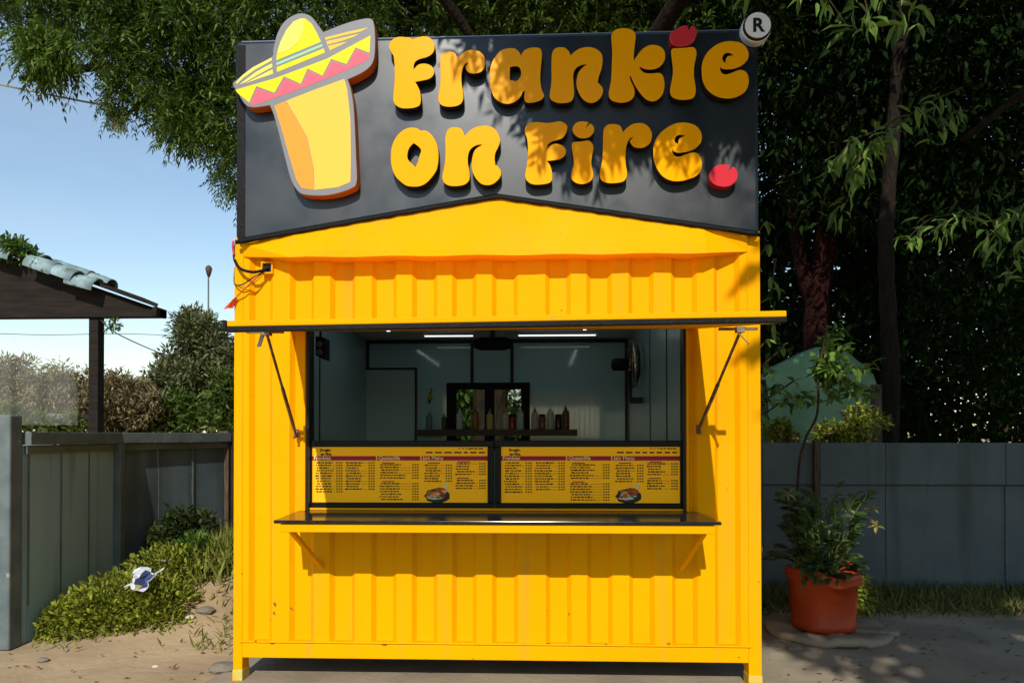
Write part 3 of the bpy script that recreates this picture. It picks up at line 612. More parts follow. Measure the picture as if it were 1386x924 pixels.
# ------------------------------------------------------------------ menu boards
def menu(x0, x1, z0, z1, label, seed):
    yb = .045; t = thing('menu_board', label, 'menu board', ((x0+x1)/2, yb, z0), 'menu boards in the serving hatch')
    f = MB(); w = .036
    f.box(x0, x1, yb, yb+.03, z1-w, z1); f.box(x0, x1, yb, yb+.03, z0, z0+w*.8)
    f.box(x0, x0+w, yb, yb+.03, z0+w*.8, z1-w); f.box(x1-w, x1, yb, yb+.03, z0+w*.8, z1-w); f.build('frame', BLKG, t, bevel=.004)
    a, b, c, d = x0+w, x1-w, z0+w*.8, z1-w; yf = yb+.014
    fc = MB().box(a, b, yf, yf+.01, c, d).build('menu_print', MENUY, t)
    W_, H_ = b-a, d-c
    def X(u): return a+W_*u
    def Z(v): return d-H_*v
    bar = [(0.0, .365), (.372, .618), (.625, 1.0)]
    rows = MB(); lead = MB(); red = MB()
    for (u0, u1), wd in zip(bar, ('Frankies', 'Quesadilla', 'Jain Menu')):
        MB().box(X(u0), X(u1), yf-.0012, yf-.0001, Z(.245), Z(.165)).build('heading_bar', MENUR, t)
        text(wd, .030, (X(u0)+.008, yf-.0018, Z(.232)), MENUW, t, 'heading_text', bold=.0006)
    text("Frankie", .024, (X(.045), yf-.001, Z(.085)), MENUK, t, 'logo_text', bold=.0012, sx=.9)
    text("on Fire.", .022, (X(.047), yf-.001, Z(.152)), MENUK, t, 'logo_text', bold=.0012, sx=.95)
    rr_ = random.Random(5+seed)
    def row(u0, u1, v, ld):
        u = u0+rr_.uniform(0, .012); z = Z(v); hh = .0048
        e = u0+(u1-u0)*rr_.uniform(.45, .68)
        while u < e:
            l = rr_.uniform(.006, .022); q = hh*rr_.uniform(.7, 1.0)
            rows.box(X(u), X(min(u+l, e)), yf-.0008, yf-.0001, z-q, z+q*.8); u += l+.004
        if ld: lead.box(X(e+.005), X(u1-.045), yf-.0007, yf-.0001, z-.003, z-.0008)
        for uu in (u1-.038, u1-.024, u1-.011): rows.box(X(uu), X(uu+.009), yf-.0008, yf-.0001, z-hh*.8, z+hh*.7)
    for (u0, u1, v0, v1) in ((.015, .175, .285, .84), (.185, .36, .285, .80), (.385, .61, .32, .58), (.385, .61, .66, .955), (.64, .80, .33, .63), (.815, .99, .30, .50), (.815, .99, .60, .78)):
        v = v0
        while v < v1: row(u0, u1, v, rr_.random() < .5); v += .0475
    for u, v in ((.40, .29), (.40, .625), (.66, .29), (.83, .27), (.825, .56)): red.box(X(u), X(u+.07), yf-.0008, yf-.0001, Z(v)-.003, Z(v)+.003)
    for k in range(3): red.box(X(.835+k*.02), X(.845+k*.02), yf-.0008, yf-.0001, Z(.04), Z(.02))
    u = .65
    while u < .985: l = rr_.uniform(.02, .05); rows.box(X(u), X(min(.985, u+l)), yf-.0008, yf-.0001, Z(.115), Z(.088)); u += l+.014
    u = .89
    while u < .975: l = rr_.uniform(.012, .03); rows.box(X(u), X(u+l), yf-.0008, yf-.0001, Z(.043), Z(.022)); u += l+.005
    for m_, nm, mt in ((rows, 'menu_lines', MENUK), (lead, 'menu_leader_lines', MENUO), (red, 'menu_subheadings', MENUR)): m_.build(nm, mt, t)['kind'] = 'stuff'
    # printed plate of food
    def ell(cx, cz, rx, rz, m_, k, nm, n=18):
        MB().prism([(X(cx)+rx*math.cos(2*math.pi*i/n)*(1+.08*math.sin(3*i)), Z(cz)+rz*math.sin(2*math.pi*i/n)*(1+.1*math.sin(2*i))) for i in range(n)], yf-.0008*k, yf-.0001).build(nm, m_, t)
    ell(.715, .88, .072, .045, flat('print_plate', (.02, .03, .035)), 1, 'printed_plate')
    ell(.70, .87, .032, .022, PO, 2, 'printed_food'); ell(.735, .80, .036, .020, flat('print_red_food', (.45, .06, .02)), 2.4, 'printed_food'); ell(.70, .915, .045, .010, flat('print_rice', (.6, .6, .5)), 2.8, 'printed_food'); ell(.765, .70, .013, .014, flat('print_herb', (.75, .7, .45)), 2, 'printed_food')
    fm = [flat('print_bit', c_, .5) for c_ in ((.55, .12, .02), (.75, .35, .04), (.62, .58, .45), (.15, .22, .04), (.3, .03, .02))]
    for k in range(22):
        ell(.715+rr_.uniform(-.05, .05), .87+rr_.uniform(-.06, .06)-.02, rr_.uniform(.006, .014), rr_.uniform(.004, .009), rr_.choice(fm), 3+.2*k, 'printed_food', 9)
    return t
zt, zb = Z0(596, .05), ZCT+.016
mx0, mxm, mx1 = X0(414, .05), X0(669, .05), X0(929, .05)
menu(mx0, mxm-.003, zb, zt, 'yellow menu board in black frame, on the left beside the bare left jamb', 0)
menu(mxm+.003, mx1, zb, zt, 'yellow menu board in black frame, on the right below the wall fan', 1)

# ------------------------------------------------------------------ things inside the kiosk
BOT = {}
def bottle(px, hgt, r, colr, capc, label, neck=.35, tip=True):
    x = at(px, 580, 2.80).x; key = (colr, capc)
    mb_ = mat('bottle_plastic', colr, .4, .4); mc = mat('bottle_cap', capc, .5, .3)
    t = thing('bottle', label, 'bottle', (x, 2.80, SHZ), 'bottles on the back shelf')
    MB().lathe((x, 2.80, SHZ), [(r*.92, 0), (r, .01), (r, hgt*.62), (r*.85, hgt*.70), (r*.42, hgt*.76)], 18).build('body', mb_, t, True)
    MB().lathe((x, 2.80, SHZ), [(r*.45, hgt*.761), (r*.45, hgt*.82)]+([(r*.2, hgt*.86), (r*.06, hgt)] if tip else [(r*.42, hgt*.9)]), 14).build('cap', mc, t, True)
W1, Y1, B1, R1, G1 = (.55, .6, .5), (.5, .4, .1), (.18, .07, .02), (.4, .03, .02), (.3, .45, .4)
for args in ((581, .19, .03, (.10, .2, .25), (.1, .3, .6), 'small water bottle with a blue cap at the left end of shelf', .3, False),
             (601, .17, .024, (.06, .05, .03), (.35, .25, .05), 'small dark bottle with yellow cap beside the blue capped one', .3, False),
             (622, .21, .033, (.40, .52, .50), (.5, .6, .6), 'clear squeeze bottle before the window frame, leftmost of the pale ones'),
             (643, .23, .035, (.22, .11, .02), (.3, .1, .02), 'brown squeeze bottle with pointed tip in front of the window'),
             (663, .20, .034, (.45, .38, .12), (.4, .35, .2), 'pale yellow squeeze bottle in front of window centre bar'),
             (684, .21, .035, (.42, .42, .36), (.5, .25, .03), 'white squeeze bottle with an orange tip'),
             (704, .23, .035, (.38, .48, .44), (.5, .58, .55), 'milky squeeze bottle by the right window frame'),
             (724, .22, .035, (.40, .38, .32), (.35, .15, .02), 'cream squeeze bottle with brown tip right of the window'),
             (745, .23, .035, (.40, .46, .40), (.5, .55, .4), 'pale green squeeze bottle between the two dark jars'),
             (766, .24, .033, (.16, .05, .015), (.2, .06, .01), 'dark red brown sauce bottle at the right end of shelf')):
    bottle(*args)
for px, colr, lab in ((693, (.30, .03, .02), 'small red jar between white squeeze bottles'), (734, (.20, .09, .02), 'amber jar with black lid beside cream bottle'), (756, (.05, .02, .02), 'dark jar with black lid beside the sauce bottle')):
    x = at(px, 580, 2.83).x; t = thing('jar', lab, 'jar', (x, 2.85, SHZ), 'jars on the back shelf')
    MB().lathe((x, 2.85, SHZ), [(.032, 0), (.034, .01), (.034, .11), (.028, .12)], 16).build('glass', mat('jar', colr, .2, .5), t, True)
    MB().lathe((x, 2.85, SHZ), [(.031, .121), (.031, .145)], 16).build('lid', DARK, t, True)
# wall fan on the right wall, seen from the side
fc = at(862, 493, 1.9); ax = Vector((.0, -.25, 0))
fan = thing('wall_fan', 'black wall mounted fan high on the right inner wall', 'fan', (IX1-.02, 1.9, fc.z))
fcx = at(856, 493, 1.9)
mt_ = MB(); a = Vector((fcx.x-.17, 1.9, fc.z-.0)); b = Vector((fcx.x-.03, 1.9, fc.z))
mt_.tube([a, a+(b-a)*.1, b], [.035, .052, .052], 16); mt_.build('motor', BLK, fan, True)
cg = MB(); ring_ = MB(); cx_ = fcx.x
for rr0, xo in ((.19, .0), (.185, .03), (.185, -.03), (.13, .045), (.13, -.045), (.06, .052)):
    pts = [(cx_+xo, 1.9+rr0*math.cos(2*math.pi*k/28)*.98, fc.z+rr0*math.sin(2*math.pi*k/28)) for k in range(29)]
    (cg if rr0 < .19 else ring_).tube(pts, .004 if rr0 < .19 else .012, 8)
for k in range(24):
    a_ = 2*math.pi*k/24
    cg.tube([(cx_+.054, 1.9+.05*math.cos(a_), fc.z+.05*math.sin(a_)), (cx_+.045, 1.9+.13*math.cos(a_), fc.z+.13*math.sin(a_)), (cx_, 1.9+.19*math.cos(a_), fc.z+.19*math.sin(a_)), (cx_-.045, 1.9+.13*math.cos(a_), fc.z+.13*math.sin(a_))], .0025, 4)
cg.build('guard', DARK, fan); ring_.build('rim', mat('bright_rim', (.75, .6, .4), .15, .5, metal=.9), fan, True)
bl = MB()
for k in range(3):
    a0 = 2*math.pi*k/3+.4
    ps = []
    for (r_, w_) in ((.03, .3), (.10, .5), (.165, .45), (.165, -.45), (.10, -.4), (.03, -.3)):
        ps.append((cx_+.02*w_, 1.9+r_*math.cos(a0+w_*.9), fc.z+r_*math.sin(a0+w_*.9)))
    bl.add(ps, [tuple(range(6))])
bl.build('blade', mat('fan_blade', (.45, .32, .12), .3, .5), fan)
MB().box(cx_-.02, IX1-.002, 1.88, 1.93, fc.z-.32, fc.z-.27).box(cx_-.03, cx_-.005, 1.885, 1.925, fc.z-.30, fc.z-.05).build('bracket', DARK, fan)
# ceiling light bars, lit
for i, (p0, p1) in enumerate(((575, 640), (702, 806))):
    y = 2.55; a, b = at(p0, 456, y).x, at(p1, 456, y).x
    t = thing('ceiling_light', ('lit white light bar left of the black ceiling speaker' if i == 0 else 'lit white light bar right of the black ceiling speaker'), 'light', ((a+b)/2, y, ZC), 'light bars on the kiosk ceiling')
    MB().box(a-.01, b+.01, y-.03, y+.03, ZC-.018, ZC-.001).build('housing', WHT, t)
    MB().box(a, b, y-.016, y+.016, ZC-.026, ZC-.0185).build('diffuser', mat('lit_diffuser', (.8, .85, .9), .5, .2, emit=(.85, .95, 1), es=1.4), t)
for px_b, nm in ((548, 'long lit light strip along the left of kiosk ceiling'), (785, 'long lit light strip along the right of kiosk ceiling')):
    xb = at(px_b, 465, IY).x; t = thing('light_strip', nm, 'light', (xb, 1.9, ZC), 'light strips along the kiosk ceiling')
    MB().box(xb-.02, xb+.02, .5, 2.25, ZC-.014, ZC-.001).build('housing', WHT, t)
    MB().box(xb-.013, xb+.013, .52, 2.23, ZC-.021, ZC-.0145).build('diffuser', mat('lit_strip', (.8, .85, .9), .5, .2, emit=(.85, .95, 1), es=3.0), t)
# black rounded speaker hanging under the ceiling
q = at(667, 465, 2.0)
t = thing('speaker', 'black rounded ceiling speaker hanging above the rear window', 'speaker', (q.x, 2.0, q.z))
bm_ = MB(); pr = []
for k in range(9):
    a_ = -math.pi/2+math.pi*k/8; pr.append((q.x-.13+.07*math.sin(a_)*1.0, .055*math.cos(a_)))
bm_.tube([(q.x-.165, 2.0, q.z), (q.x-.15, 2.0, q.z), (q.x-.10, 2.0, q.z), (q.x+.10, 2.0, q.z), (q.x+.15, 2.0, q.z), (q.x+.165, 2.0, q.z)], [.02, .042, .056, .056, .042, .02], 18)
bm_.build('casing', BLK, t, True); MB().box(q.x-.02, q.x+.02, 1.98, 2.02, q.z+.05, ZC).build('hanger', DARK, t)
# black speaker box at top left
q = at(436, 472, .45)
t = thing('speaker', 'black angular speaker hanging inside the top left of hatch', 'speaker', (q.x, .45, q.z))
MB().prism([(q.x-.028, q.z+.075), (q.x+.03, q.z+.065), (q.x+.03, q.z-.075), (q.x-.028, q.z-.045)], .40, .52).build('casing', BLK, t, bevel=.006)
MB().tube([(q.x-.01, .46, q.z+.06), (q.x-.02, .46, q.z+.2), (q.x-.01, .46, ZC)], .008, 6).build('hanger', DARK, t)
cone = MB(); 
for dz in (-.025, .025): cone.tube([(q.x, .399, q.z+dz), (q.x, .394, q.z+dz)], .02, 14)
cone.build('speaker_cone', mat('speaker_grey', (.12, .14, .15), .4), t)
# little charm on the back wall
q = at(582, 537, IY-.02)
t = thing('wall_charm', 'small yellow charm hanging on the pale back wall', 'charm', (q.x, IY, q.z))
MB().tube([(q.x, IY-.012, q.z+.085), (q.x+.02, IY-.015, q.z+.06), (q.x-.005, IY-.015, q.z+.03), (q.x+.003, IY-.015, q.z+.0)], .006, 6).build('cord', DARK, t)
MB().lathe((q.x, IY-.03, q.z), [(.004, -.03), (.022, -.02), (.028, 0), (.018, .02), (.004, .028)], 14).build('lemon', mat('charm_yellow', (.45, .42, .05), .4), t, True)
MB().tube([(q.x, IY-.03, q.z-.03), (q.x-.008, IY-.03, q.z-.06)], [.006, .012], 6).build('tassel', DARK, t)

# ------------------------------------------------------------------ cables at the left corner
def V(px, py, Y): return at(px, py, Y)
cab = thing('power_cable', 'black cable looping from wall outlet round the kiosk corner', 'cable', V(361, 364, -.03))
MB().tube(curve_open([V(364,363,.0), V(352,367,-.04), V(340,368,-.06), V(326,364,-.05), V(319,355,-.02), V(317,346,.05), V(318,336,.10), V(320,328,.2)]), .0085, 8).build('thick_cable', BLK, cab, True)
MB().tube(curve_open([V(362,366,.0), V(345,374,-.05), V(330,384,-.05), V(320,386,-.03), V(317,380,.02), V(318,362,.04)]), .004, 6).build('thin_wire', DARK, cab, True)
MB().tube(curve_open([V(360,367,.0), V(350,378,-.02), V(335,388,-.02), V(322,387,-.01)]), .0025, 6).build('fine_wire', mat('tan_wire', (.4, .2, .03), .5), cab, True)
rg = thing('orange_rag', 'torn orange cloth strip tied to a red string at kiosk corner', 'cloth', V(318, 410, -.03))
MB().tube(curve_open([V(360,366,-.01), V(345,378,-.04), V(330,392,-.04), V(321,401,-.03)]), .004, 6).build('string', mat('red_string', (.45, .09, .02), .7), rg, True)
ptsr = [(321,401),(320,410),(315,417),(308,417),(303,419),(305,415),(312,410),(316,404)]
rv = []; rf = []
for i, (a, b) in enumerate(ptsr):
    for dy in (0, .012): rv.append(V(a, b, -.03+dy+.02*math.sin(i*1.4)))
k = len(ptsr)
rb = MB(); rb.add(rv, [tuple(2*i for i in range(k)), tuple(2*i+1 for i in range(k-1, -1, -1))]+[(2*i, 2*i+1, 2*((i+1) % k)+1, 2*((i+1) % k)) for i in range(k)])
rb.build('cloth', mat('orange_cloth', (.72, .10, .02), .8, col2=(.5, .06, .01), scale=60), rg)
pk = MB().tube(curve_open([V(316,326,-.02), V(315,334,-.02), V(317,345,-.01)]), .006, 6).build('pink_tape', mat('pink_tape', (.6, .05, .15), .6), None, True)
tag(pk, 'short pink tape hanging at the top left kiosk corner', 'tape')

# ------------------------------------------------------------------ left fence running away from the camera
FX = -3.27
def sheet(F, p, q, z0, z1, d0, d1, nm, m_):          # upright board between two plan points; d0..d1 = offset towards the yard
    p, q = Vector(p), Vector(q); u = (q-p).normalized(); nrm = Vector((u.y, -u.x))
    c_ = [p+nrm*d0, q+nrm*d0, q+nrm*d1, p+nrm*d1]
    vs = [(c.x, c.y, z0) for c in c_]+[(c.x, c.y, z1) for c in c_]
    MB().add(vs, [(0,3,2,1),(4,5,6,7),(0,1,5,4),(1,2,6,5),(2,3,7,6),(3,0,4,7)]).build(nm, m_, F, bevel=.003)
FEND = mat('dark_fence_sheet', (.085, .125, .14), .6, .2, col2=(.12, .165, .18), scale=2.5, detail=7, bump=.2, bscale=9, streak=(.04, .045, .04), sstr=(5, 5, .45), slo=.45, shi=.85, col3=(.2, .22, .22), scale3=14, thr3=.74)  # fence sheet darkened to carry the tree's shade in its colour
def fence_left():
    F = thing('metal_fence', 'dark grey sheet metal fence receding left of the kiosk', 'fence', (FX, .7, 0))
    zt_ = Z0(588, 1.0)+.02; C0, C1, C2 = (FX, .70), (FX-.02, 1.84), (-2.96, 3.25)
    def lerp(a, b, t): return (a[0]+(b[0]-a[0])*t, a[1]+(b[1]-a[1])*t)
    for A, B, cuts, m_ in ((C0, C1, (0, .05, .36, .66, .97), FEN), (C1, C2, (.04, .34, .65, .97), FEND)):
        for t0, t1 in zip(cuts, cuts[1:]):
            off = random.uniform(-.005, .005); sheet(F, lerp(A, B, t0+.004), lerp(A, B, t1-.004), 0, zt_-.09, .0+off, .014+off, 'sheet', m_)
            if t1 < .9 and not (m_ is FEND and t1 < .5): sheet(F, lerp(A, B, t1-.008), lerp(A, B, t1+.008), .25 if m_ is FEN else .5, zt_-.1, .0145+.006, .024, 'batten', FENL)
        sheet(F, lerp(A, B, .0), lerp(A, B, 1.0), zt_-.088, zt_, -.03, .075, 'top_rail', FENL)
        sheet(F, lerp(A, B, .01), lerp(A, B, .99), zt_-.15, zt_-.095, .022, .04, 'under_rail', FENL)
    MB().box(C1[0]-.02, C1[0]+.075, C1[1]-.035, C1[1]+.035, 0, zt_-.09).build('post', FENL, F, bevel=.008)
    MB().box(C2[0]-.05, C2[0]+.05, C2[1]-.04, C2[1]+.05, 0, zt_+.02).build('post', WOODG, F, bevel=.008)
    MB().box(C2[0]+.056, C2[0]+.30, C2[1]+.0, C2[1]+.03, 0, zt_+.0).build('dark_board', mat('dark_board', (.05, .025, .02), .9, .1, col2=(.02, .014, .012), scale=6, bump=.4), F, bevel=.004)  # dark brown board filling the gap beside the end post
    return F
fence_left()
# front-facing stub of fence at the picture's left edge with its thick post
FB = thing('metal_fence', 'pale grey fence post with panel at the far left edge', 'fence', (-3.6, .62, 0))
px_ = at(13, 800, .64).x
MB().box(px_-.055, px_+.055, .56, .68, 0, Z0(560, .62)).build('post', FENL, FB, bevel=.012)
for k in range(4):
    MB().box(px_-.06-.45*(k+1)+.005, px_-.06-.45*k, .62, .635, .02, Z0(590, .62)).build('sheet', FEN, FB, bevel=.003)
MB().box(px_-2, px_-.056, .60, .66, Z0(590, .62)+.002, Z0(578, .62)).build('top_rail', FENL, FB, bevel=.008)
# ------------------------------------------------------------------ right fence
RY = 2.62; FENR = mat('shaded_fence_sheet', (.085, .105, .11), .6, .2, col2=(.11, .13, .135), scale=2.5, detail=7, bump=.15, bscale=12, col3=(.17, .19, .19), scale3=14, thr3=.75, streak=(.045, .05, .042), sstr=(5, 5, .45), slo=.48, shi=.85)  # darker copy of the fence sheet, crown shade put into its colour
RF = thing('metal_fence', 'dark grey sheet metal fence behind the potted plant', 'fence', (3, RY, 0))
rz1, rzs, rz0 = Z0(599, RY, 1200), Z0(656, RY, 1200), .12
xs_ = [1.53, 2.28, 3.38, 4.45, 5.6, 6.9]
xs_[3] = at(1361, 700, RY).x
for a, b in zip(xs_, xs_[1:]):
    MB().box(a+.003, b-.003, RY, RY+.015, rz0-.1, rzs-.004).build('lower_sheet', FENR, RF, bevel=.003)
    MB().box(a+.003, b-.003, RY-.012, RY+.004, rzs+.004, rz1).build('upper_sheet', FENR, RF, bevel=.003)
MB().box(xs_[0], xs_[-1], RY-.02, RY+.03, rzs-.0035, rzs+.0035).build('seam_rail', DARK, RF)
for x in (xs_[3],): MB().box(x-.006, x+.006, RY-.014, RY, rz0, rzs-.01).build('joint_strip', FENL, RF)
tp = at(1107, 650, RY-.08)
st_ = MB().box(tp.x-.028, tp.x+.028, RY-.08, RY-.022, rz0-.1, rz1+.03).build('stake', WOODG, RF, bevel=.005)

# ------------------------------------------------------------------ pavilion beyond the left fence
PYV = 5.6
PV = thing('pavilion', 'open timber pavilion with pale blue green roof tiles behind the left fence', 'pavilion', (at(126, 588, PYV).x, PYV, 0))
pc = at(126, 500, PYV)
MB().box(pc.x-.066, pc.x+.066, PYV, PYV+.15, 0, at(126, 428, PYV).z).build('post', ROOFD, PV, bevel=.008)
lx = pc.x-4
eL, eR = at(-300, 424, PYV), at(219, 420, PYV)
zb0 = at(100, 430, PYV).z
MB().box(lx, eR.x, PYV-.05, PYV+.12, zb0, zb0+.10).build('eave_beam', ROOFD, PV, bevel=.008)
r0, r1 = at(219, 418, PYV), at(-250, 250, PYV)
MB().prism([(lx, zb0+.105), (eR.x-.03, zb0+.105), (r0.x-.05, r0.z-.03), (r1.x, r1.z-.06), (lx, r1.z-.06)], PYV+.0, PYV+.06).build('gable_board', ROOFD, PV)
dv = Vector((r1.x-r0.x, 0, r1.z-r0.z)); dn = dv.normalized(); nn_ = Vector((-dn.z, 0, dn.x)); nn_ = nn_ if nn_.z > 0 else -nn_
slope = MB(); a, b = Vector((r0.x, PYV-.12, r0.z)), Vector((r1.x, PYV-.12, r1.z))
bk = Vector((0, 1.5, 0))+dn*1.1
slope.add([a, b, b+bk, a+bk, a+nn_*.05, b+nn_*.05, b+nn_*.05+bk, a+nn_*.05+bk],
          [(0,1,2,3),(4,7,6,5),(0,4,5,1),(1,5,6,2),(2,6,7,3),(3,7,4,0)])
slope.build('roof_slope', ROOFD, PV)
MB().box(eR.x-.06, eR.x+.0, PYV-.14, PYV+.14, zb0-.0, zb0+.12).build('eave_end', ROOFD, PV, bevel=.008)
# tiles: barrel tiles lying over the verge
Ld = dv.length; tl_len = .33; i = 0
prof_t = [(math.cos(math.pi*k/8)*.14, math.sin(math.pi*k/8)*.10) for k in range(9)]
tv = []
for t_, sc in ((0, 1.0), (.40, .88)):
    for (u, w) in prof_t: tv.append((t_, u*sc, w*sc))
    for (u, w) in prof_t: tv.append((t_, u*sc*.88, w*sc*.84))
fs = []
for k in range(8):
    fs += [(k, k+1, 18+k+1, 18+k), (9+k, 27+k, 27+k+1, 9+k+1), (k, 9+k, 9+k+1, k+1), (18+k, 18+k+1, 27+k+1, 27+k)]
tile_me = mesh('roof_tile', tv, fs, TILE, True)
PO_ = ORI[PV.name]
s_ = .55
while s_ < 4.4:
    for row_ in range(4):
        if s_ < .55+.3*row_: continue
        if random.random() < .10: continue
        if row_ == 0 and (1.55 < s_ < 1.9): continue
        base = a+dn*s_+nn_*(.05-.06*(row_ == 0)+random.uniform(0, .02))+Vector((0, -.02+row_*.30, 0))
        o = link('roof_tile', tile_me, PV, base-PO_)
        X_ = (dn+Vector((0, 0, random.uniform(-.12, .02)))).normalized(); Y_ = Vector((0, 1, 0))+Vector((random.uniform(-.2, .2), 0, random.uniform(-.25, .1)+.75*(row_ == 0))); Y_.x += random.uniform(-.3, .3); Z_ = X_.cross(-Y_).normalized()
        if Z_.z < 0: Z_ = -Z_
        Y_ = Z_.cross(X_); mm = Matrix((X_, Y_, Z_)).transposed(); o.rotation_euler = mm.to_euler()
    s_ += tl_len*.92
# ivy on the roof
IV = thing('ivy', 'bright green climbing plant spilling over the pavilion roof', 'plant', at(30, 350, PYV))
P, D = clumps(16, 70, tuple(at(28, 336, PYV-.05)), (.40, .22, .15), (.15, .13, .11))
leaves('foliage', P, D+np.array([0, -.3, .2]), rng.uniform(.05, .10, len(P)), .035, L_BIG, IV, 'leaf', kind='stuff')
P, D = clumps(4, 25, tuple(at(150, 438, PYV)), (.14, .1, .05), (.06, .06, .06))
iv2 = thing('ivy', 'small vine sprig hanging under pavilion eave beside the post', 'plant', at(150, 436, PYV))
leaves('foliage', P, D, .07, .03, L_BIG, iv2, 'leaf', kind='stuff')
w = MB().tube(curve_open([at(134, 430, PYV), at(150, 446, PYV), at(180, 462, PYV), at(222, 480, PYV+1)]), .008, 5).build('cable', DARK, None, True); tag(w, 'dark sagging cable running from pavilion post to the bushes', 'cable')
w = MB().tube(curve_open([at(-40, 450, 7), at(60, 453, 7), at(180, 452, 7.4), at(330, 458, 8)]), .005, 5).build('overhead_wire', DARK, None, True); tag(w, 'thin overhead wire crossing behind the pavilion post', 'wire')
w = MB().tube(curve_open([at(-30, 108, 5), at(40, 123, 5), at(110, 137, 5), at(150, 145, 5), at(190, 160, 5), at(240, 200, 5)]), .012, 6).build('rope', mat('rope', (.32, .26, .16), .9, bump=.6, bscale=90), None, True); tag(w, 'pale rope stretched from the left edge into the tree', 'rope')
bgp = V(160, 165, 4.98)
tb = MB(); sv = []
for i, (a_, b_) in enumerate(((150, 150), (165, 152), (170, 176), (160, 180), (151, 178))): sv += [at(a_, b_, 4.9+.04*math.sin(i*2)), at(a_, b_, 4.96+.04*math.sin(i*2))]
tb.add(sv, [tuple(2*i for i in range(5)), tuple(2*i+1 for i in range(4, -1, -1))]+[(2*i, 2*i+1, 2*((i+1) % 5)+1, 2*((i+1) % 5)) for i in range(5)])
tag(tb.build('plastic_bag', mat('pale_bag', (.42, .46, .22), .4, .3, col2=(.55, .6, .5), scale=20), None), 'pale plastic bag caught on the rope under the branch', 'bag')
# clear plastic sheet hanging from the pavilion
PLS = bpy.data.materials.new('clear_plastic'); PLS.use_nodes = True; _n = PLS.node_tree; _b = _n.nodes['Principled BSDF']
_b.inputs['Base Color'].default_value = (.75, .76, .66, 1); _b.inputs['Roughness'].default_value = .25
_t = _n.nodes.new('ShaderNodeBsdfTransparent'); _m = _n.nodes.new('ShaderNodeMixShader'); _m.inputs[0].default_value = .055
_n.links.new(_t.outputs[0], _m.inputs[1]); _n.links.new(_b.outputs[0], _m.inputs[2]); _n.links.new(_m.outputs[0], _n.nodes['Material Output'].inputs[0])
pv = []; cols = 26; rows_ = 10
for j in range(rows_):
    for i in range(cols):
        u = i/(cols-1); v = j/(rows_-1)
        pxx = -60+u*165; top = 455+(max(0, (u-.82)/.18))**2*70
        pv.append(at(pxx, top+(575-top)*v, 5.2+.05*math.sin(u*26)+.03*v*math.sin(u*11)))
pf = [(j*cols+i, j*cols+i+1, (j+1)*cols+i+1, (j+1)*cols+i) for j in range(rows_-1) for i in range(cols-1)]
sh_ = link('plastic_sheet', mesh('plastic_sheet', pv, pf, PLS, True)); tag(sh_, 'clear plastic sheet hanging below the pavilion eave', 'sheet')
so2 = sh_.modifiers.new('thickness', 'SOLIDIFY'); so2.thickness = .002

# ------------------------------------------------------------------ far left: bushes, house, lamp
def bush(name, label, spots, mats, ll, lw, per, ncl, cr, shape='narrow', cat='bush', stems=None):
    b0 = spots[0]; t = thing(name, label, cat, (b0[0][0], b0[0][1], 0))
    Ps = []; Ds = []
    for c_, r_ in spots:
        P, D = clumps(ncl, per, c_, r_, cr); Ps.append(P); Ds.append(D)
    P = np.concatenate(Ps); D = np.concatenate(Ds); k = P[:, 2] > .02
    leaves('foliage', P[k], D[k]+rng.normal(0, .5, (k.sum(), 3))+np.array([0, 0, .25]), rng.uniform(ll*.6, ll*1.3, k.sum()), lw, mats, t, shape, kind='stuff')
    m_ = MB()
    for c_, r_ in spots:
        for q in range(5): m_.tube([(c_[0]+random.uniform(-.2, .2), c_[1], 0), (c_[0]+random.uniform(-.5, .5)*r_[0], c_[1]+random.uniform(-.4, .4)*r_[1], c_[2]), (c_[0]+random.uniform(-.9, .9)*r_[0], c_[1]+random.uniform(-.6, .6)*r_[1], c_[2]+r_[2]*.85)], [.03, .02, .006], 5)
    m_.build('stem', BARK, t); return t
def W3(px, py, Y): v = at(px, py, Y); return (v.x, v.y, v.z)
bush('olive_tree', 'bushy olive green tree beyond the fence left of the kiosk', [(W3(275, 505, 20), (1.35, 1.2, 1.5)), (W3(232, 545, 19.5), (1.3, 1.2, 1.05)), (W3(312, 520, 20.4), (1.0, 1.1, 1.9)), (W3(268, 450, 20.1), (.7, .7, .7))], L_OLIVE, .22, .08, 70, 90, (.36, .36, .3), cat='tree')
bush('green_bush', 'low green bush in front of the olive tree', [(W3(228, 565, 18.3), (1.2, .8, .8)), (W3(170, 580, 18.4), (1.2, .8, .65)), (W3(308, 550, 18.2), (.6, .6, 1.3))], leafmat('bush_green', (.04, .075, .012), (.12, .17, .03)), .2, .085, 55, 60, (.28, .28, .22))
bush('dry_thicket', 'brown dry thicket behind the plastic sheet and post', [(W3(20, 530, 17), (1.5, .9, .95)), (W3(100, 535, 17.3), (1.5, .9, .9)), (W3(165, 545, 17.5), (1.1, .9, .8)), (W3(-70, 530, 17), (1.5, .9, 1.0))], L_DRY, .17, .05, 90, 90, (.32, .32, .28))
bush('green_bush', 'low green bush under the plastic sheet at the left edge', [(W3(25, 572, 6.3), (.45, .3, .2)), (W3(90, 578, 6.3), (.35, .3, .16))], leafmat('bush_green2', (.05, .09, .015), (.14, .18, .035)), .09, .045, 36, 30, (.1, .1, .08))
bush('thicket', 'pale far tree line behind the brown thicket', [(W3(-40+k*70, 560, 26), (2.2, 1, 1.2)) for k in range(17)], leafmat('far_leaf', (.10, .11, .06), (.22, .21, .12)), .3, .16, 30, 24, (.5, .5, .4), cat='trees')
hq = at(52, 566, 15)
H = thing('house', 'low whitewashed building in front of the brown thicket', 'house', (hq.x, 15, 0))
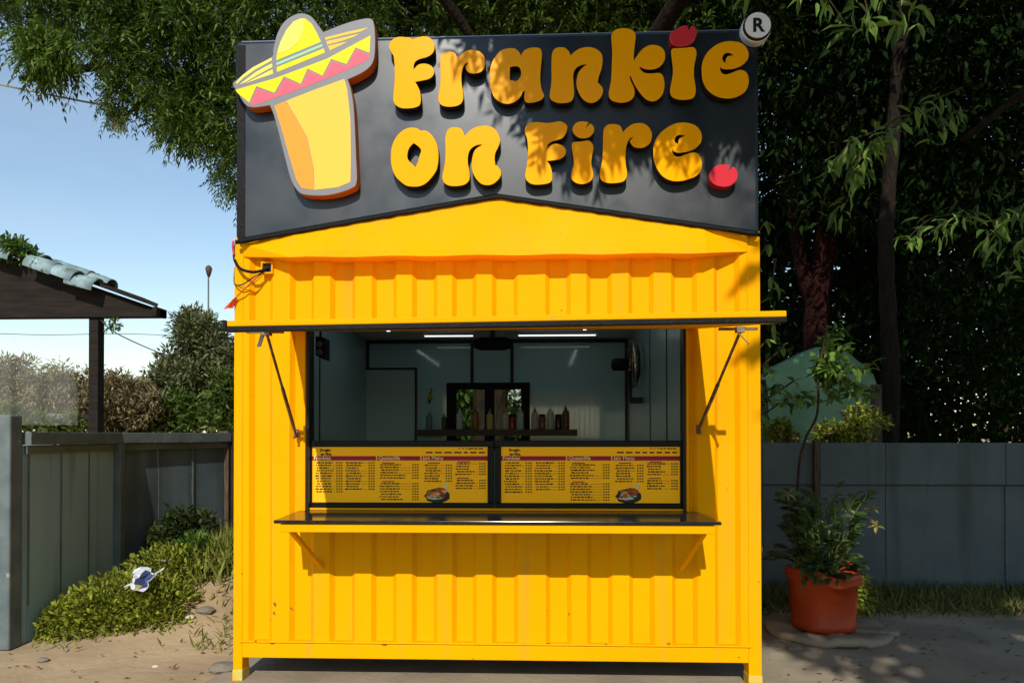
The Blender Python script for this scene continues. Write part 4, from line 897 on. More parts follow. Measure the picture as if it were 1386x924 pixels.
MB().box(hq.x-.7, hq.x+.7, 15, 15.8, 0, at(52, 566, 15).z).build('wall', WHT, H); MB().box(hq.x-.8, hq.x+.8, 14.9, 15.9, at(52, 566, 15).z+.002, at(52, 560, 15).z).build('roof', FENL, H)
lq = at(282, 420, 21.5)
LP = thing('lamp_pole', 'thin pole with a small dark lamp head above the olive tree', 'lamp pole', (lq.x, 21.5, 0))
MB().tube([(lq.x, 21.5, 0), (lq.x, 21.5, at(283, 375, 21.5).z)], .03, 8).build('pole', FENL, LP)
zz = at(284, 366, 21.5).z
MB().lathe((lq.x+.01, 21.5, zz), [(.04, -.23), (.09, -.08), (.12, .07), (.08, .15), (.005, .19)], 12).build('lamp_head', mat('lamp_dark', (.08, .04, .035), .5), LP, True)

# ------------------------------------------------------------------ left foreground planting
SB = thing('shrub', 'dense yellow green shrub at the foot of the left fence', 'shrub', (-2.75, 1.1, 0))
P = []; D = []
for c_, r_ in (((-2.82, 1.08, .13), (.36, .36, .30)), ((-2.52, 1.15, .12), (.27, .30, .24)), ((-3.06, .98, .06), (.22, .26, .22)), ((-2.72, 1.6, .22), (.36, .36, .34)), ((-2.62, 1.02, .05), (.42, .22, .14))):
    p, d = blob(2600, c_, r_, .33); P.append(p); D.append(d)
wq = at(183, 785, .9); P = np.concatenate(P); D = np.concatenate(D); k = (P[:, 2] > .0) & (P[:, 0] > FX+.02) & ~((abs(P[:, 0]-wq.x) < .09) & (abs(P[:, 2]-wq.z) < .06) & (P[:, 1] < .93)); P = P[k]; D = D[k]
leaves('foliage', P, D+rng.normal(0, .55, P.shape)+np.array([0, -.1, .45]), rng.uniform(.028, .056, len(P)), rng.uniform(.016, .028, len(P)), L_BUSH, SB, 'leaf', kind='stuff')
P, D = blob(900, (-2.62, 1.9, .42), (.20, .15, .16), .4)
V2 = thing('creeper', 'light green creeper climbing the fence above the shrub', 'plant', (-2.6, 1.9, 0))
leaves('foliage', P, D+np.array([0, -.4, .1]), rng.uniform(.04, .07, len(P)), .035, L_BIG, V2, 'leaf', kind='stuff')
# weeds on the bank between fence and kiosk
n_ = 26000
wx = rng.uniform(-3.2, -1.54, n_); wy = rng.uniform(.5, 3.6, n_)
dens = np.sin(wx*5+1.3)*np.cos(wy*3.7)+rng.normal(0, .6, n_)+(wy-1.6)*.8
bare = ((wx+2.28)/.26)**2+((wy-1.36)/.42)**2 < 1
k = (dens > -.2) & ~(bare & (rng.random(n_) < .93)) & ((wy > 1.2) | (rng.random(n_) < .10))
wx, wy = wx[k], wy[k]; wz = np.array([ground_z(a, b) for a, b in zip(wx, wy)])
hgt = rng.uniform(.04, .13, len(wx))*(1+.9*(wy > 2.3))
tag(leaves('weeds', np.c_[wx, wy, wz], np.c_[rng.normal(0, .6, len(wx)), rng.normal(-.15, .6, len(wx)), np.ones(len(wx))], hgt, .016, L_WEED, None, kind='stuff'), 'dry yellow green weeds on the bank beside the kiosk', None)
TG = thing('grass_clump', 'tall green grass clump against the kiosk corner', 'grass', (-2.3, 2.15, 0))
P = np.c_[rng.normal(-2.32, .17, 1500), rng.normal(2.15, .25, 1500), np.zeros(1500)]; P[:, 2] = [ground_z(a, b) for a, b, _ in P]
leaves('blades', P, np.c_[rng.normal(0, .35, 1500), rng.normal(0, .35, 1500), np.ones(1500)], rng.uniform(.12, .36, 1500), .020, leafmat('tall_grass', (.09, .13, .015), (.30, .30, .06)), TG, kind='stuff')
GC = thing('ground_cover', 'low yellow green leafy ground cover on the bank against the kiosk corner', 'plant', (-2.3, 1.9, 0))
P = np.c_[rng.normal(-2.36, .2, 3200), rng.normal(2.0, .33, 3200), np.zeros(3200)]; P[:, 2] = [ground_z(a, b) for a, b, _ in P]; P[:, 2] += rng.random(3200)**1.5*.16
kk = ((P[:, 0]+2.28)/.22)**2+((P[:, 1]-1.36)/.36)**2 > 1; P = P[kk]
leaves('foliage', P, rng.normal(0, .7, P.shape)+np.array([0, -.1, .6]), rng.uniform(.03, .065, len(P)), rng.uniform(.014, .026, len(P)), leafmat('cover_leaf', (.10, .13, .015), (.36, .33, .07), .2), GC, 'leaf', kind='stuff')
DB = thing('dark_bush', 'dark green bush against the shaded end of the left fence', 'bush', (-2.85, 2.2, 0))
P, D = clumps(30, 60, (-2.88, 2.2, .52), (.26, .25, .22), (.11, .11, .10))
leaves('foliage', P, D+rng.normal(0, .5, P.shape), rng.uniform(.05, .10, len(P)), .03, leafmat('dark_bush', (.02, .035, .008), (.05, .075, .014)), DB, kind='stuff')
# litter, twig and stones
q = at(183, 785, .90)
tk = MB(); vs = []; rr_ = random.Random(11); CW, CH = 9, 8
for j in range(CH):
    for i in range(CW):
        u, v = i/(CW-1), j/(CH-1)
        vs.append((q.x-.09+.18*u+.03*v+rr_.uniform(-.008, .008)-.03*(u-.5)*math.sin(v*5), .90+.13*v+rr_.uniform(-.018, .018)+.03*math.sin(u*9+v*4), q.z-.06+.115*v+rr_.uniform(-.009, .009)+.02*math.sin(u*7)))
tk.add(vs, [(j*CW+i, j*CW+i+1, (j+1)*CW+i+1, (j+1)*CW+i) for j in range(CH-1) for i in range(CW-1)])
tk.m = [(0 if i < 3 or i == CW-2 or j == 0 else (2 if j+i < 6 and i > 3 else (1 if j < CH-2 else 0))) for j in range(CH-1) for i in range(CW-1)]
lt = tk.build('wrapper', [mat('foil_wrapper', (.6, .62, .68), .3, .5), mat('blue_wrapper', (.05, .07, .16), .4), mat('yellow_wrapper', (.6, .48, .1), .4)], None)
tag(lt, 'crumpled silver and blue wrapper lying in the shrub', 'litter'); lt.modifiers.new('thickness', 'SOLIDIFY').thickness = .003
tw = MB(); tq = at(236, 757, 1.75)
tw.tube(curve_open([(tq.x-.16, 1.75, tq.z-.005), (tq.x-.05, 1.71, tq.z+.0), (tq.x+.04, 1.73, tq.z-.01), (tq.x+.13, 1.75, tq.z+.03)]), .010, 6); tw.tube(curve_open([(tq.x-.05, 1.71, tq.z), (tq.x-.02, 1.75, tq.z+.035), (tq.x+.06, 1.75, tq.z+.03)]), .006, 6)
tag(tw.build('twig', mat('bleached_wood', (.5, .45, .38), .8), None, True), 'bleached forked twig lying on the weedy bank', 'twig')
def stone(px, py, r, m_, label, group, Yz=None):
    q = onground(px, py, .0); z = ground_z(q.x, q.y); rs = random.Random(px)
    bm = bmesh.new(); bmesh.ops.create_icosphere(bm, subdivisions=2, radius=r)
    for v in bm.verts: v.co = Vector((v.co.x*1.3, v.co.y, v.co.z*.55))*rs.uniform(.85, 1.12)
    me = bpy.data.meshes.new('stone'); bm.to_mesh(me); bm.free(); me.materials.append(m_)
    tag(link('stone', me, None, (q.x, q.y, z+r*.3)), label, 'stone', group)
PALE = mat('pale_stone', (.55, .5, .42), .9, bump=.5, bscale=40); GREY = mat('grey_stone', (.2, .17, .13), .9, bump=.5, bscale=40)
stone(210, 903, .018, PALE, 'small white pebble on the dirt left of the kiosk', 'loose stones')
stone(255, 856, .035, PALE, 'pale flat stone at the edge of the bare dirt patch', 'loose stones')
stone(277, 851, .055, GREY, 'dark stone half buried beside bare dirt patch', 'loose stones')
stone(218, 898, .010, mat('brown_bit', (.2, .09, .03), .9), 'tiny brown pebble beside the white pebble', 'loose stones')
stone(58, 895, .03, GREY, 'brown clod on the dirt below the shrub', 'loose stones')
stone(302, 908, .07, GREY, 'dark flat stone against the left kiosk foot', 'loose stones')
for k, (px, py) in enumerate(((1180, 872), (1165, 880), (1210, 868), (1150, 895), (1075, 880))):
    stone(px, py, .022+.006*k, GREY, ('grey stone lying in front of the pot ring, %s' % ('behind the others', 'second from the right', 'rightmost', 'nearest the camera', 'leftmost by the kiosk')[k]), 'stones by the pot')

# ------------------------------------------------------------------ potted plant
pb = onground(1129, 858, .05); PC = Vector((pb.x, pb.y+.20, .05))
r0 = .235
POT = thing('potted_plant', 'leafy plant in an orange red plastic pot beside the kiosk', 'potted plant', PC)
def wob(a, z): return (.025*math.sin(a*2+.6)+.012*math.sin(a*5)) if z > .33 else 0
MB().lathe(PC, [(r0*.80, 0), (r0*.90, .004), (r0*.93, .045), (r0*.91, .055), (r0*.94, .18), (r0*.99, .32), (r0*1.07, .34), (r0*1.09, .355), (r0*1.06, .372), (r0*1.085, .385), (r0*1.07, .415), (r0*1.0, .42), (r0*.96, .38), (r0*.93, .36), (r0*.01, .35)], 40, 0, wob).build('pot', TERR, POT, True)
MB().lathe(PC, [(r0*.94, .345), (r0*.93, .372), (r0*.5, .385), (r0*.01, .38)], 24).build('soil', SOIL, POT, True)
stems = MB(); tips = []
for k in range(78):
    a_ = random.uniform(0, 6.28); r_ = random.uniform(.05, .38); hh = random.uniform(.2, .62)
    if k > 56: r_ = random.uniform(.28, .42); hh = random.uniform(.10, .28)*(1-.4*(r_/.4))
    b0 = PC+Vector((.08*math.cos(a_), .08*math.sin(a_), .36)); e_ = PC+Vector((r_*math.cos(a_)*.95, r_*math.sin(a_)*.8, .36+hh))
    c_ = (b0+e_)/2+Vector((random.uniform(-.05, .05), random.uniform(-.05, .05), .06)); pts = curve_open([b0, c_, e_], 5); stems.tube(pts, .004, 5)
    for t_ in (3, 4, 5, 6, 7, 8, 9, 10): tips.append((pts[t_], pts[t_]-pts[t_-1]))
stems.build('stem', mat('green_stem', (.08, .10, .03), .6), POT)
sv_, sf_ = LEAF_SHAPES['leaf']
def leafmesh(nm, L_, W_, m_, tone):
    me = mesh(nm, [(x*L_, y*W_, z*L_) for x, y, z in sv_], sf_, m_); at__ = me.attributes.new('tone', 'FLOAT', 'POINT'); at__.data.foreach_set('value', [tone]*len(sv_)); return me
LM = [leafmesh('leaf', .085, .05, L_POT, .15), leafmesh('leaf', .075, .046, L_POT, .45), leafmesh('leaf', .07, .042, L_POT, .9), leafmesh('leaf', .095, .055, L_POT, .3), leafmesh('leaf', .075, .03, L_YEL, .4)]
def put_leaf(me, p, d, parent, sc=1, nm='leaf'):
    d = Vector(d).normalized(); u = d.cross(Vector((random.gauss(0, .4), random.gauss(0, .4), 1))).normalized(); w = d.cross(u)
    if w.z < 0: u, w = -u, -w
    o = link(nm, me, parent, Vector(p)-ORI[parent.name]); o.rotation_euler = Matrix((d, w.cross(d), w)).transposed().to_euler(); o.scale = (sc,)*3; return o
for p, d in tips:
    if random.random() < .95:
        out = Vector((p.x-PC.x, p.y-PC.y, 0)); out = out.normalized() if out.length > 1e-3 else Vector((1, 0, 0))
        put_leaf(random.choice(LM[:4]), p, out*.8+d.normalized()*.4+Vector((random.gauss(0, .5), random.gauss(0, .5), random.uniform(-.3, .5))), POT, random.uniform(.8, 1.4))
for px, py in ((1067, 668), (1150, 690), (1180, 688), (1186, 712)):
    c_ = at(px, py, PC.y-.1)
    for k in range(8): put_leaf(LM[4], c_, (random.gauss(0, .7), random.gauss(0, .5), random.uniform(-.6, .8)), POT, .9)
for k in range(34):                                   # leaves drooping over the front rim
    a_ = random.uniform(-2.6, -1.2); c_ = PC+Vector((r0*1.0*math.cos(a_), r0*1.03*math.sin(a_), .42+random.uniform(-.05, .08)))
    put_leaf(random.choice(LM[1:4]), c_, (math.cos(a_)+random.gauss(0, .6), math.sin(a_), random.uniform(-.9, .1)), POT, .75)
# concrete ring the pot stands on, with a broken slab
rc_ = Vector((PC.x+.02, PC.y-.02, 0))
ring = MB().lathe(rc_, [(.20, .012), (.41, .013), (.425, .04), (.40, .066), (.32, .06), (.28, .048), (.05, .046)], 36, 0, lambda a, z: .010*math.sin(a*3)+.007*math.sin(a*7)+.004*math.sin(a*17)).build('planter_base', CONC, None, True)
tag(ring, 'round broken concrete base under the orange red pot', 'planter base')
MB_ = MB().prism([(0, 0), (1, 0), (1, 1), (0, 1)], 0, 1)
q = onground(1188, 862)
slab = MB(); zz = .05
sp_ = [(q.x-.17, q.y-.02), (q.x-.02, q.y-.09), (q.x+.13, q.y-.05), (q.x+.16, q.y+.1), (q.x+.02, q.y+.16), (q.x-.14, q.y+.11)]
n = 6; slab.add([(x, y, .014) for x, y in sp_]+[(x, y, .06+.01*math.sin(i*2.3)) for i, (x, y) in enumerate(sp_)], [tuple(range(n-1, -1, -1)), tuple(range(n, 2*n))]+[(i, (i+1) % n, n+(i+1) % n, n+i) for i in range(n)])
tag(slab.build('broken_slab', CONC, None, bevel=.012), 'broken piece of concrete lying against the pot base', 'rubble')
# ------------------------------------------------------------------ right side planting
n_ = 9000
gx = rng.uniform(1.7, 6.6, n_); gy = rng.uniform(1.62, RY-.03, n_)
k = rng.random(n_) < np.clip((gy-1.5)*1.6, .05, 1); gx, gy = gx[k], gy[k]
tag(leaves('grass', np.c_[gx, gy, np.zeros(len(gx))], np.c_[rng.normal(0, .5, len(gx)), rng.normal(-.2, .5, len(gx)), np.ones(len(gx))], rng.uniform(.06, .17, len(gx)), .014,
    leafmat('verge_grass', (.055, .085, .015), (.22, .22, .06)), None, kind='stuff'), 'dry grass strip at the foot of the right fence', None)
GB = thing('shrub', 'dark green shrub growing behind the right side of pot', 'shrub', (PC.x+.3, PC.y+.3, 0))
P, D = clumps(16, 60, (PC.x+.27, PC.y+.30, .22), (.18, .16, .2), (.1, .1, .1)); k = P[:, 2] > 0
leaves('foliage', P[k], D[k], rng.uniform(.03, .06, k.sum()), .024, L_BUSH, GB, 'leaf', kind='stuff')
P, D = clumps(14, 60, (1.78, 1.75, .12), (.22, .35, .14), (.1, .1, .08)); k = P[:, 2] > 0
DS = thing('shrub', 'low dark shrub in the shade between pot and kiosk', 'shrub', (1.8, 1.9, 0))
leaves('foliage', P[k], D[k], rng.uniform(.03, .06, k.sum()), .024, L_DARK, DS, 'leaf', kind='stuff')
# green hut behind the fence
GY = 5.2
gp = [at(1040, 600, GY), at(1040, 512, GY), at(1062, 492, GY), at(1110, 468, GY), at(1150, 474, GY), at(1188, 505, GY), at(1190, 600, GY)]
GH = thing('garden_hut', 'pale green tarpaulin covered hut behind the right fence', 'hut', (gp[3].x, GY, 0))
tv = []; nc = 40; nr = 16
tops = [(p.x, p.z) for p in gp[1:-1]]
for i in range(nc+1):
    x = gp[0].x+(gp[-1].x-gp[0].x)*i/nc; zt2 = tops[0][1] if x <= tops[0][0] else tops[-1][1]
    for (xa, za), (xb, zb2) in zip(tops, tops[1:]):
        if xa <= x <= xb: zt2 = za+(zb2-za)*(x-xa)/max(1e-6, xb-xa)
    for j in range(nr+1):
        v = j/nr; z = zt2*(1-v); y = GY+.03*math.sin(x*9+z*2.2)+.02*math.sin(x*21-z*5)+.05*math.sin(z*4+x*3)*v-.10*v+.10*max(0, 1-v*8)**2
        tv.append((x, y, z))
m2 = nr+1; nb = len(tv); tv += [(x, GY+.7, z) for x, y, z in tv[::m2]]+[(tv[i*m2+nr][0], GY+.7, 0) for i in range(nc+1)]
tf = [(i*m2+j, i*m2+j+1, (i+1)*m2+j+1, (i+1)*m2+j) for i in range(nc) for j in range(nr)]+[(nb+i, i*m2, (i+1)*m2, nb+i+1) for i in range(nc)]+[(nb+i, nb+i+1, nb+nc+2+i, nb+nc+1+i) for i in range(nc)]
MB().add(tv, tf).build('tarpaulin', GRN, GH, True)
mid = MB().box(gp[0].x-.02, gp[-1].x+.02, GY-.05, GY-.012, 0, at(1100, 585, GY).z).build('base_board', WOODG, GH)
# thin young tree in front of the hut
SP = thing('sapling', 'slender young tree with a curved stem in front of the green hut', 'sapling', at(1080, 660, 2.2))
tr = MB().tube(curve_open([Vector((at(1078, 700, 2.25).x, 2.25, .0)), at(1080, 650, 2.25), at(1090, 595, 2.25), at(1106, 560, 2.25), at(1108, 505, 2.25), at(1114, 470, 2.25), at(1120, 440, 2.25)]), .011, 6).build('trunk', BARK, SP, True)
brn = MB(); bl_pts = []
for tgt in ((1130, 438), (1150, 465), (1178, 500), (1160, 520), (1112, 495), (1125, 525), (1062, 540), (1190, 530), (1140, 505), (1118, 455)):
    a_ = at(1109, 505 if tgt[1] < 530 else 545, 2.25); b_ = at(tgt[0], tgt[1], 2.2+random.uniform(-.2, .3)); pts = curve_open([a_, (a_+b_)/2+Vector((0, 0, .04)), b_], 5); brn.tube(pts, .005, 5); bl_pts += pts[2:]
brn.build('branch', BARK, SP)
LMB = [leafmesh('leaf', .11, .055, L_BIG, t_) for t_ in (.15, .5, .8, 1.0)]
for p in bl_pts:
    for k in range(4): put_leaf(random.choice(LMB), p+Vector((random.gauss(0, .025), random.gauss(0, .03), random.gauss(0, .025))), (random.gauss(0, .6), random.gauss(-.2, .5), random.gauss(-.35, .4)), SP, random.uniform(.7, 1.2))
# broad-leaved shoots beside the right kiosk corner
CS = thing('climbing_shrub', 'broad leaved green shrub growing behind the right kiosk corner and fence', 'shrub', (1.7, 3.1, 0))
cs = MB(); lp = []
for tgt, Y in (((1045, 500), 2.95), ((1056, 545), 2.9), ((1042, 540), 2.9), ((1060, 470), 3.0), ((1038, 460), 3.0), ((1075, 515), 2.95), ((1050, 520), 2.9), ((1040, 330), 3.2), ((1036, 300), 3.2)):
    e_ = at(tgt[0], tgt[1], Y); b0 = Vector((1.66, Y+.15, 0)); pts = curve_open([b0, Vector((1.68, Y+.1, e_.z*.6)), e_], 6); cs.tube(pts, .009, 6)
    lp += pts[8:]
cs.build('stem', BARK, CS)
for p in lp:
    for k in range(3): put_leaf(random.choice(LMB), p, (random.gauss(0, .6), random.gauss(-.3, .5), random.gauss(-.5, .4)), CS, random.uniform(.7, 1.3))
# leafy bush low in front of hut, right
bush('hedge_bush', 'small leafed bush growing over the fence at the green hut', [(W3(1165, 575, 3.4), (.22, .25, .22)), (W3(1130, 590, 3.4), (.2, .2, .14)), (W3(1060, 585, 3.5), (.12, .2, .1))], L_BUSH, .06, .035, 40, 18, (.09, .09, .08))

# ------------------------------------------------------------------ big trees
def trunk_tube(mb, pts, r, n=10):
    p2 = curve_open(pts, 6); mb.tube(p2, [r[0]+(r[1]-r[0])*i/(len(p2)-1)+.06*r[0]*math.sin(i*1.9) for i in range(len(p2))], n)
def limb(mb, pts, r): trunk_tube(mb, pts, r, 7)
# 1: the tree behind the kiosk, whose boughs reach over the sign
T1 = thing('neem_tree', 'large spreading tree behind the kiosk with boughs over the signboard', 'tree', (-.45, 5.3, 0))
tm = MB(); trunk_tube(tm, [(-.45, 5.3, 0), (-.4, 5.3, 1.6), (-.25, 5.4, 3.2), (0, 5.4, 4.6), (.2, 5.4, 6.5)], (.24, .15)); tm.build('trunk', BARK, T1, True)
lb = MB()
limb(lb, [(-.25, 5.4, 3.4), (-1.6, 5.3, 4.6), (-3.2, 5.2, 5.6), (-5.0, 5.0, 6.1), (-6.4, 5.0, 6.0)], (.13, .03))
limb(lb, [(-1.6, 5.3, 4.6), (-2.7, 5.2, 4.9), (-3.7, 5.1, 5.2)], (.07, .02))
limb(lb, [(-3.2, 5.2, 5.6), (-4.2, 5.0, 5.7), (-4.7, 4.9, 5.6), (-5.0, 4.9, 5.45)], (.07, .02))
limb(lb, [(0, 5.4, 4.4), (1.4, 4.0, 5.6), (2.0, 2.0, 6.2), (1.6, -.5, 5.8), (1.3, -2.2, 5.2)], (.13, .03))
limb(lb, [(2.0, 2.0, 6.2), (2.6, .3, 5.6), (2.4, -.9, 4.6), (2.2, -1.2, 4.1)], (.06, .015))
limb(lb, [(.1, 5.4, 5), (-.6, 4.5, 6.2), (-1.4, 3.6, 6.8)], (.1, .03)); lb.build('limb', BARKD, T1, True)
# left hanging bough: sprays of narrow leaflets
def spray_part(name, C, spread, n, length, pairs, ll, lw, m_, parent, bias=(0, 0, -.4), dro=.5, kind='stuff', tone=None):
    C = np.array(C, float); P = C[rng.integers(0, len(C), n)]+rng.normal(0, 1, (n, 3))*np.array(spread)
    D = unit(rng.normal(0, 1, (n, 3))+np.array(bias))
    B, Q = sprigs(P, D, rng.uniform(.7, 1.3, n)*length, pairs, ll, dro)
    return leaves(name, B, Q, rng.uniform(.7, 1.2, len(B))*ll, lw, m_, parent, tone=None if tone is None else rng.uniform(*tone, len(B)), kind=kind)
def px_points(poly, n, Y0, Y1):
    """points whose photo position falls inside a polygon, at depths Y0..Y1"""
    poly = np.array(poly, float); lo, hi = poly.min(0), poly.max(0); out = []
    while len(out) < n:
        p = rng.uniform(lo, hi); ins = False; j = len(poly)-1
        for i in range(len(poly)):
            xi, yi = poly[i]; xj, yj = poly[j]
            if (yi > p[1]) != (yj > p[1]) and p[0] < (xj-xi)*(p[1]-yi)/(yj-yi)+xi: ins = not ins
            j = i
        if ins: out.append(at(p[0], p[1], rng.uniform(Y0, Y1)))
    return out
left_poly = [(-60, -60), (-40, 5), (20, 20), (60, 45), (110, 30), (150, 90), (215, 120), (240, 150), (290, 165), (330, 215), (340, 330), (360, -60)]
spray_part('crown', px_points(left_poly, 500, 4.3, 5.8), (.09, .15, .09), 2600, .27, 7, .105, .026, L_NEEM, T1)
spray_part('crown', px_points([(25, 40), (70, 30), (100, 60), (80, 90), (30, 80)], 30, 4.2, 4.8), (.06, .1, .05), 260, .26, 8, .11, .026, L_NEEM, T1, (0, -.2, -.8), .8, tone=(.5, 1))
spray_part('crown', px_points([(140, 90), (160, 90), (165, 150), (140, 150)], 20, 4.6, 5), (.05, .1, .05), 110, .18, 7, .07, .018, L_NEEM, T1, (0, 0, -.8), .8, tone=(.3, 1))
spray_part('crown', px_points([(160, 100), (240, 130), (300, 165), (320, 205), (260, 185), (200, 160)], 60, 4.3, 5.2), (.07, .1, .07), 420, .24, 7, .10, .024, L_NEEM, T1, (0, -.2, -.5), .6, tone=(.2, 1))
spray_part('crown', px_points([(295, 200), (330, 190), (335, 265), (300, 250)], 25, 4.3, 5.2), (.05, .1, .05), 140, .2, 7, .075, .018, L_NEEM, T1, (0, -.2, -.6), .6)
# crown seen above the sign
spray_part('crown', px_points([(330, -80), (1040, -80), (1040, 60), (330, 70)], 420, 4.6, 6.5), (.12, .2, .12), 2600, .28, 7, .09, .024, L_NEEM, T1, tone=(0, .9))
# dense core of the crown, near-black leaves put the shade between the sprays into colour
P = np.array(px_points([(-60, -90), (30, -10), (130, 30), (240, 60), (330, 120), (1040, 60), (1040, -90)], 16000, 6.2, 8.2))
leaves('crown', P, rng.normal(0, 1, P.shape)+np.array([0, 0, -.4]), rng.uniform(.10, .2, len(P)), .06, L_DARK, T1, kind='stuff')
P, D = blob(22000, (1.2, 6, 9.2), (4.6, 3.4, 2.6), .5)
leaves('crown', P, D+rng.normal(0, .6, P.shape), rng.uniform(.18, .32, len(P)), .10, L_NEEM, T1, kind='stuff')
# bough over the sign: shades the upper right of the signboard
def shade_bough(poly, n, s0, s1, sz, m_, parent, name='crown'):
    poly = [(X0(a, SY), Z0(b, SY)) for a, b in poly]; lo = np.min(poly, 0); hi = np.max(poly, 0); out = []
    while len(out) < n:
        p = rng.uniform(lo, hi); ins = False; j = len(poly)-1
        for i in range(len(poly)):
            xi, yi = poly[i]; xj, yj = poly[j]
            if (yi > p[1]) != (yj > p[1]) and p[0] < (xj-xi)*(p[1]-yi)/(yj-yi)+xi: ins = not ins
            j = i
        if ins:
            s = rng.uniform(s0, s1); out.append((p[0]+SUNDIR.x*s, SY+SUNDIR.y*s, p[1]+SUNDIR.z*s))
    P = np.array(out); D = unit(rng.normal(0, 1, P.shape)+np.array([0, 0, -.4]))
    B, Q = sprigs(P, D, .22, 6, .1, .4)
    leaves(name, B, Q, rng.uniform(.08, .14, len(B)), .034, m_, parent, kind='stuff')
shade_bough([(700, 0), (705, 75), (700, 110), (775, 130), (745, 185), (800, 170), (835, 190), (880, 150), (915, 175), (975, 165), (1020, 130), (1040, 180), (1075, 190), (1085, -60), (740, -250), (640, -60)], 2600, 2.2, 3.6, .1, L_NEEM, T1)
shade_bough([(610, -60), (640, 55), (665, 40), (680, -60)], 60, 2.2, 3.2, .1, L_NEEM, T1)

bush('rear_shrub', 'leafy shrub behind the kiosk seen through its rear window', [((-.9, 6.4, 1.2), (.5, .4, .9)), ((.5, 7.0, 1.3), (.7, .5, .8)), ((-.2, 8.5, 1.8), (2.0, .6, 1.7))], L_BIG, .14, .06, 80, 60, (.22, .2, .2), 'leaf')
# 2: tree behind the right fence with forked reddish trunk
def W(px, py, Y): return at(px, py, Y)
RED = mat('reddish_bark', (.03, .008, .006), .95, .1, col2=(.014, .005, .004), scale=6, stretch=(3, 3, .7), bump=1, bscale=14, bdist=.05)
T2 = thing('forked_tree', 'dark tree with a forked reddish trunk behind the green hut', 'tree', (W(1105, 588, 6.1).x, 6.1, 0))
tm = MB(); a_ = W(1105, 420, 6.1); trunk_tube(tm, [(a_.x, 6.1, 0), (a_.x+.02, 6.1, 1.5), a_, W(1118, 330, 6.1), W(1122, 240, 6.1), W(1130, 60, 6.1), W(1140, -200, 6.1)], (.2, .10))
trunk_tube(tm, [a_, W(1088, 370, 6.1), W(1076, 310, 6.1), W(1060, 200, 6.1)], (.12, .06)); tm.build('trunk', RED, T2, True)
T3 = thing('shade_tree', 'tall tree with a straight grey brown trunk right of the green hut', 'tree', (W(1203, 588, 4.2).x, 4.2, 0))
tm = MB(); trunk_tube(tm, [Vector((W(1204, 600, 4.2).x, 4.2, 0)), W(1204, 590, 4.2), W(1206, 500, 4.2), W(1201, 400, 4.2), W(1200, 300, 4.2), W(1215, 100, 4.2), W(1240, -150, 4.2)], (.105, .07)); tm.build('trunk', BARKD, T3, True)
bp_ = MB().box(W(1188, 588, 4.0).x-.04, W(1188, 588, 4.0).x+.05, 4.0, 4.09, 0, W(1188, 520, 4.0).z).build('timber_post', WOODG, None, bevel=.008)
tag(bp_, 'weathered timber post standing beside the grey brown trunk', 'post')
dp = [(1035, 480), (1030, -100), (1500, -100), (1500, 605), (1195, 605), (1195, 500)]
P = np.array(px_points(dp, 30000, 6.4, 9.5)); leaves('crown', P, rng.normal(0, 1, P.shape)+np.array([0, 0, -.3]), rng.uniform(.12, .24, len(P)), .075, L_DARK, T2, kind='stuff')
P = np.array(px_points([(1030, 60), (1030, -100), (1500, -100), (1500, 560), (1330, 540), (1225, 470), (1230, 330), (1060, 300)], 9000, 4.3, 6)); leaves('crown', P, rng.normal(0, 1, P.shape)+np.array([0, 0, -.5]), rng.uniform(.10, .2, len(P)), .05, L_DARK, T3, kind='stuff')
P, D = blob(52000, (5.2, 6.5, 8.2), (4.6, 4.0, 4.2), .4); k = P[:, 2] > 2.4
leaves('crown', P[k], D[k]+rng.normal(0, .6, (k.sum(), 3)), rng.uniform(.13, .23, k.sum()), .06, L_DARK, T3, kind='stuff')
# hedge wall of trees further back, closing the view
HD = thing('far_trees', 'dark mass of trees closing the view behind the right fence', 'trees', (6, 12, 0))
for cx_, cy_, cz_, rx, rz_ in ((3.5, 12, 3.0, 2.8, 4.5), (8, 12.5, 3.6, 3.4, 5), (13, 12, 4, 3.5, 5), (1.0, 13, 6.5, 3.0, 3.0)):
    P, D = blob(9000, (cx_, cy_, cz_), (rx, 1.6, rz_), .5); k = P[:, 2] > .1
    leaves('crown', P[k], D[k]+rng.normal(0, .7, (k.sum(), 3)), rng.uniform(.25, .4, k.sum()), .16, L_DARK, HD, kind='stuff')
tt = MB()
for x in (3.2, 5, 7.5, 10): trunk_tube(tt, [(x, 12, 0), (x+.1, 12, 3), (x, 12, 6)], (.2, .12))
tt.build('trunk', BARK, HD, True)
# 3: broad-leaved tree right of the camera, its crown shading the right of the scene; lit boughs hang into view
T4 = thing('broad_leaved_tree', 'broad leaved tree whose long leaves hang into the upper right', 'tree', (6.2, -2.4, 0))
tm = MB(); trunk_tube(tm, [(6.2, -2.4, 0), (6.1, -2.4, 2.2), (5.8, -2.3, 4.2), (5.4, -2.2, 6)], (.26, .16)); tm.build('trunk', BARK, T4, True)
lb = MB(); limb(lb, [(5.8, -2.3, 4.4), (4.6, -1.2, 5.0), (3.4, 0, 4.9), (2.6, .2, 4.3)], (.1, .02)); limb(lb, [(5.8, -2.3, 4.2), (5.2, -.4, 4.6), (4.2, 1.2, 4.2), (3.4, 1.4, 3.6)], (.09, .02)); limb(lb, [(5.8, -2.3, 4.6), (4.6, -4, 5.6), (3.0, -5.5, 6.2)], (.12, .03)); lb.build('limb', BARKD, T4, True)
P, D = blob(34000, (4.6, -4.6, 6.4), (3.9, 4.8, 1.9), .5)
xs0 = P[:, 0]+(SUNDIR.x/-SUNDIR.y)*P[:, 1]*-1*-1; zs0 = P[:, 2]+P[:, 1]*SUNDIR.z/-SUNDIR.y
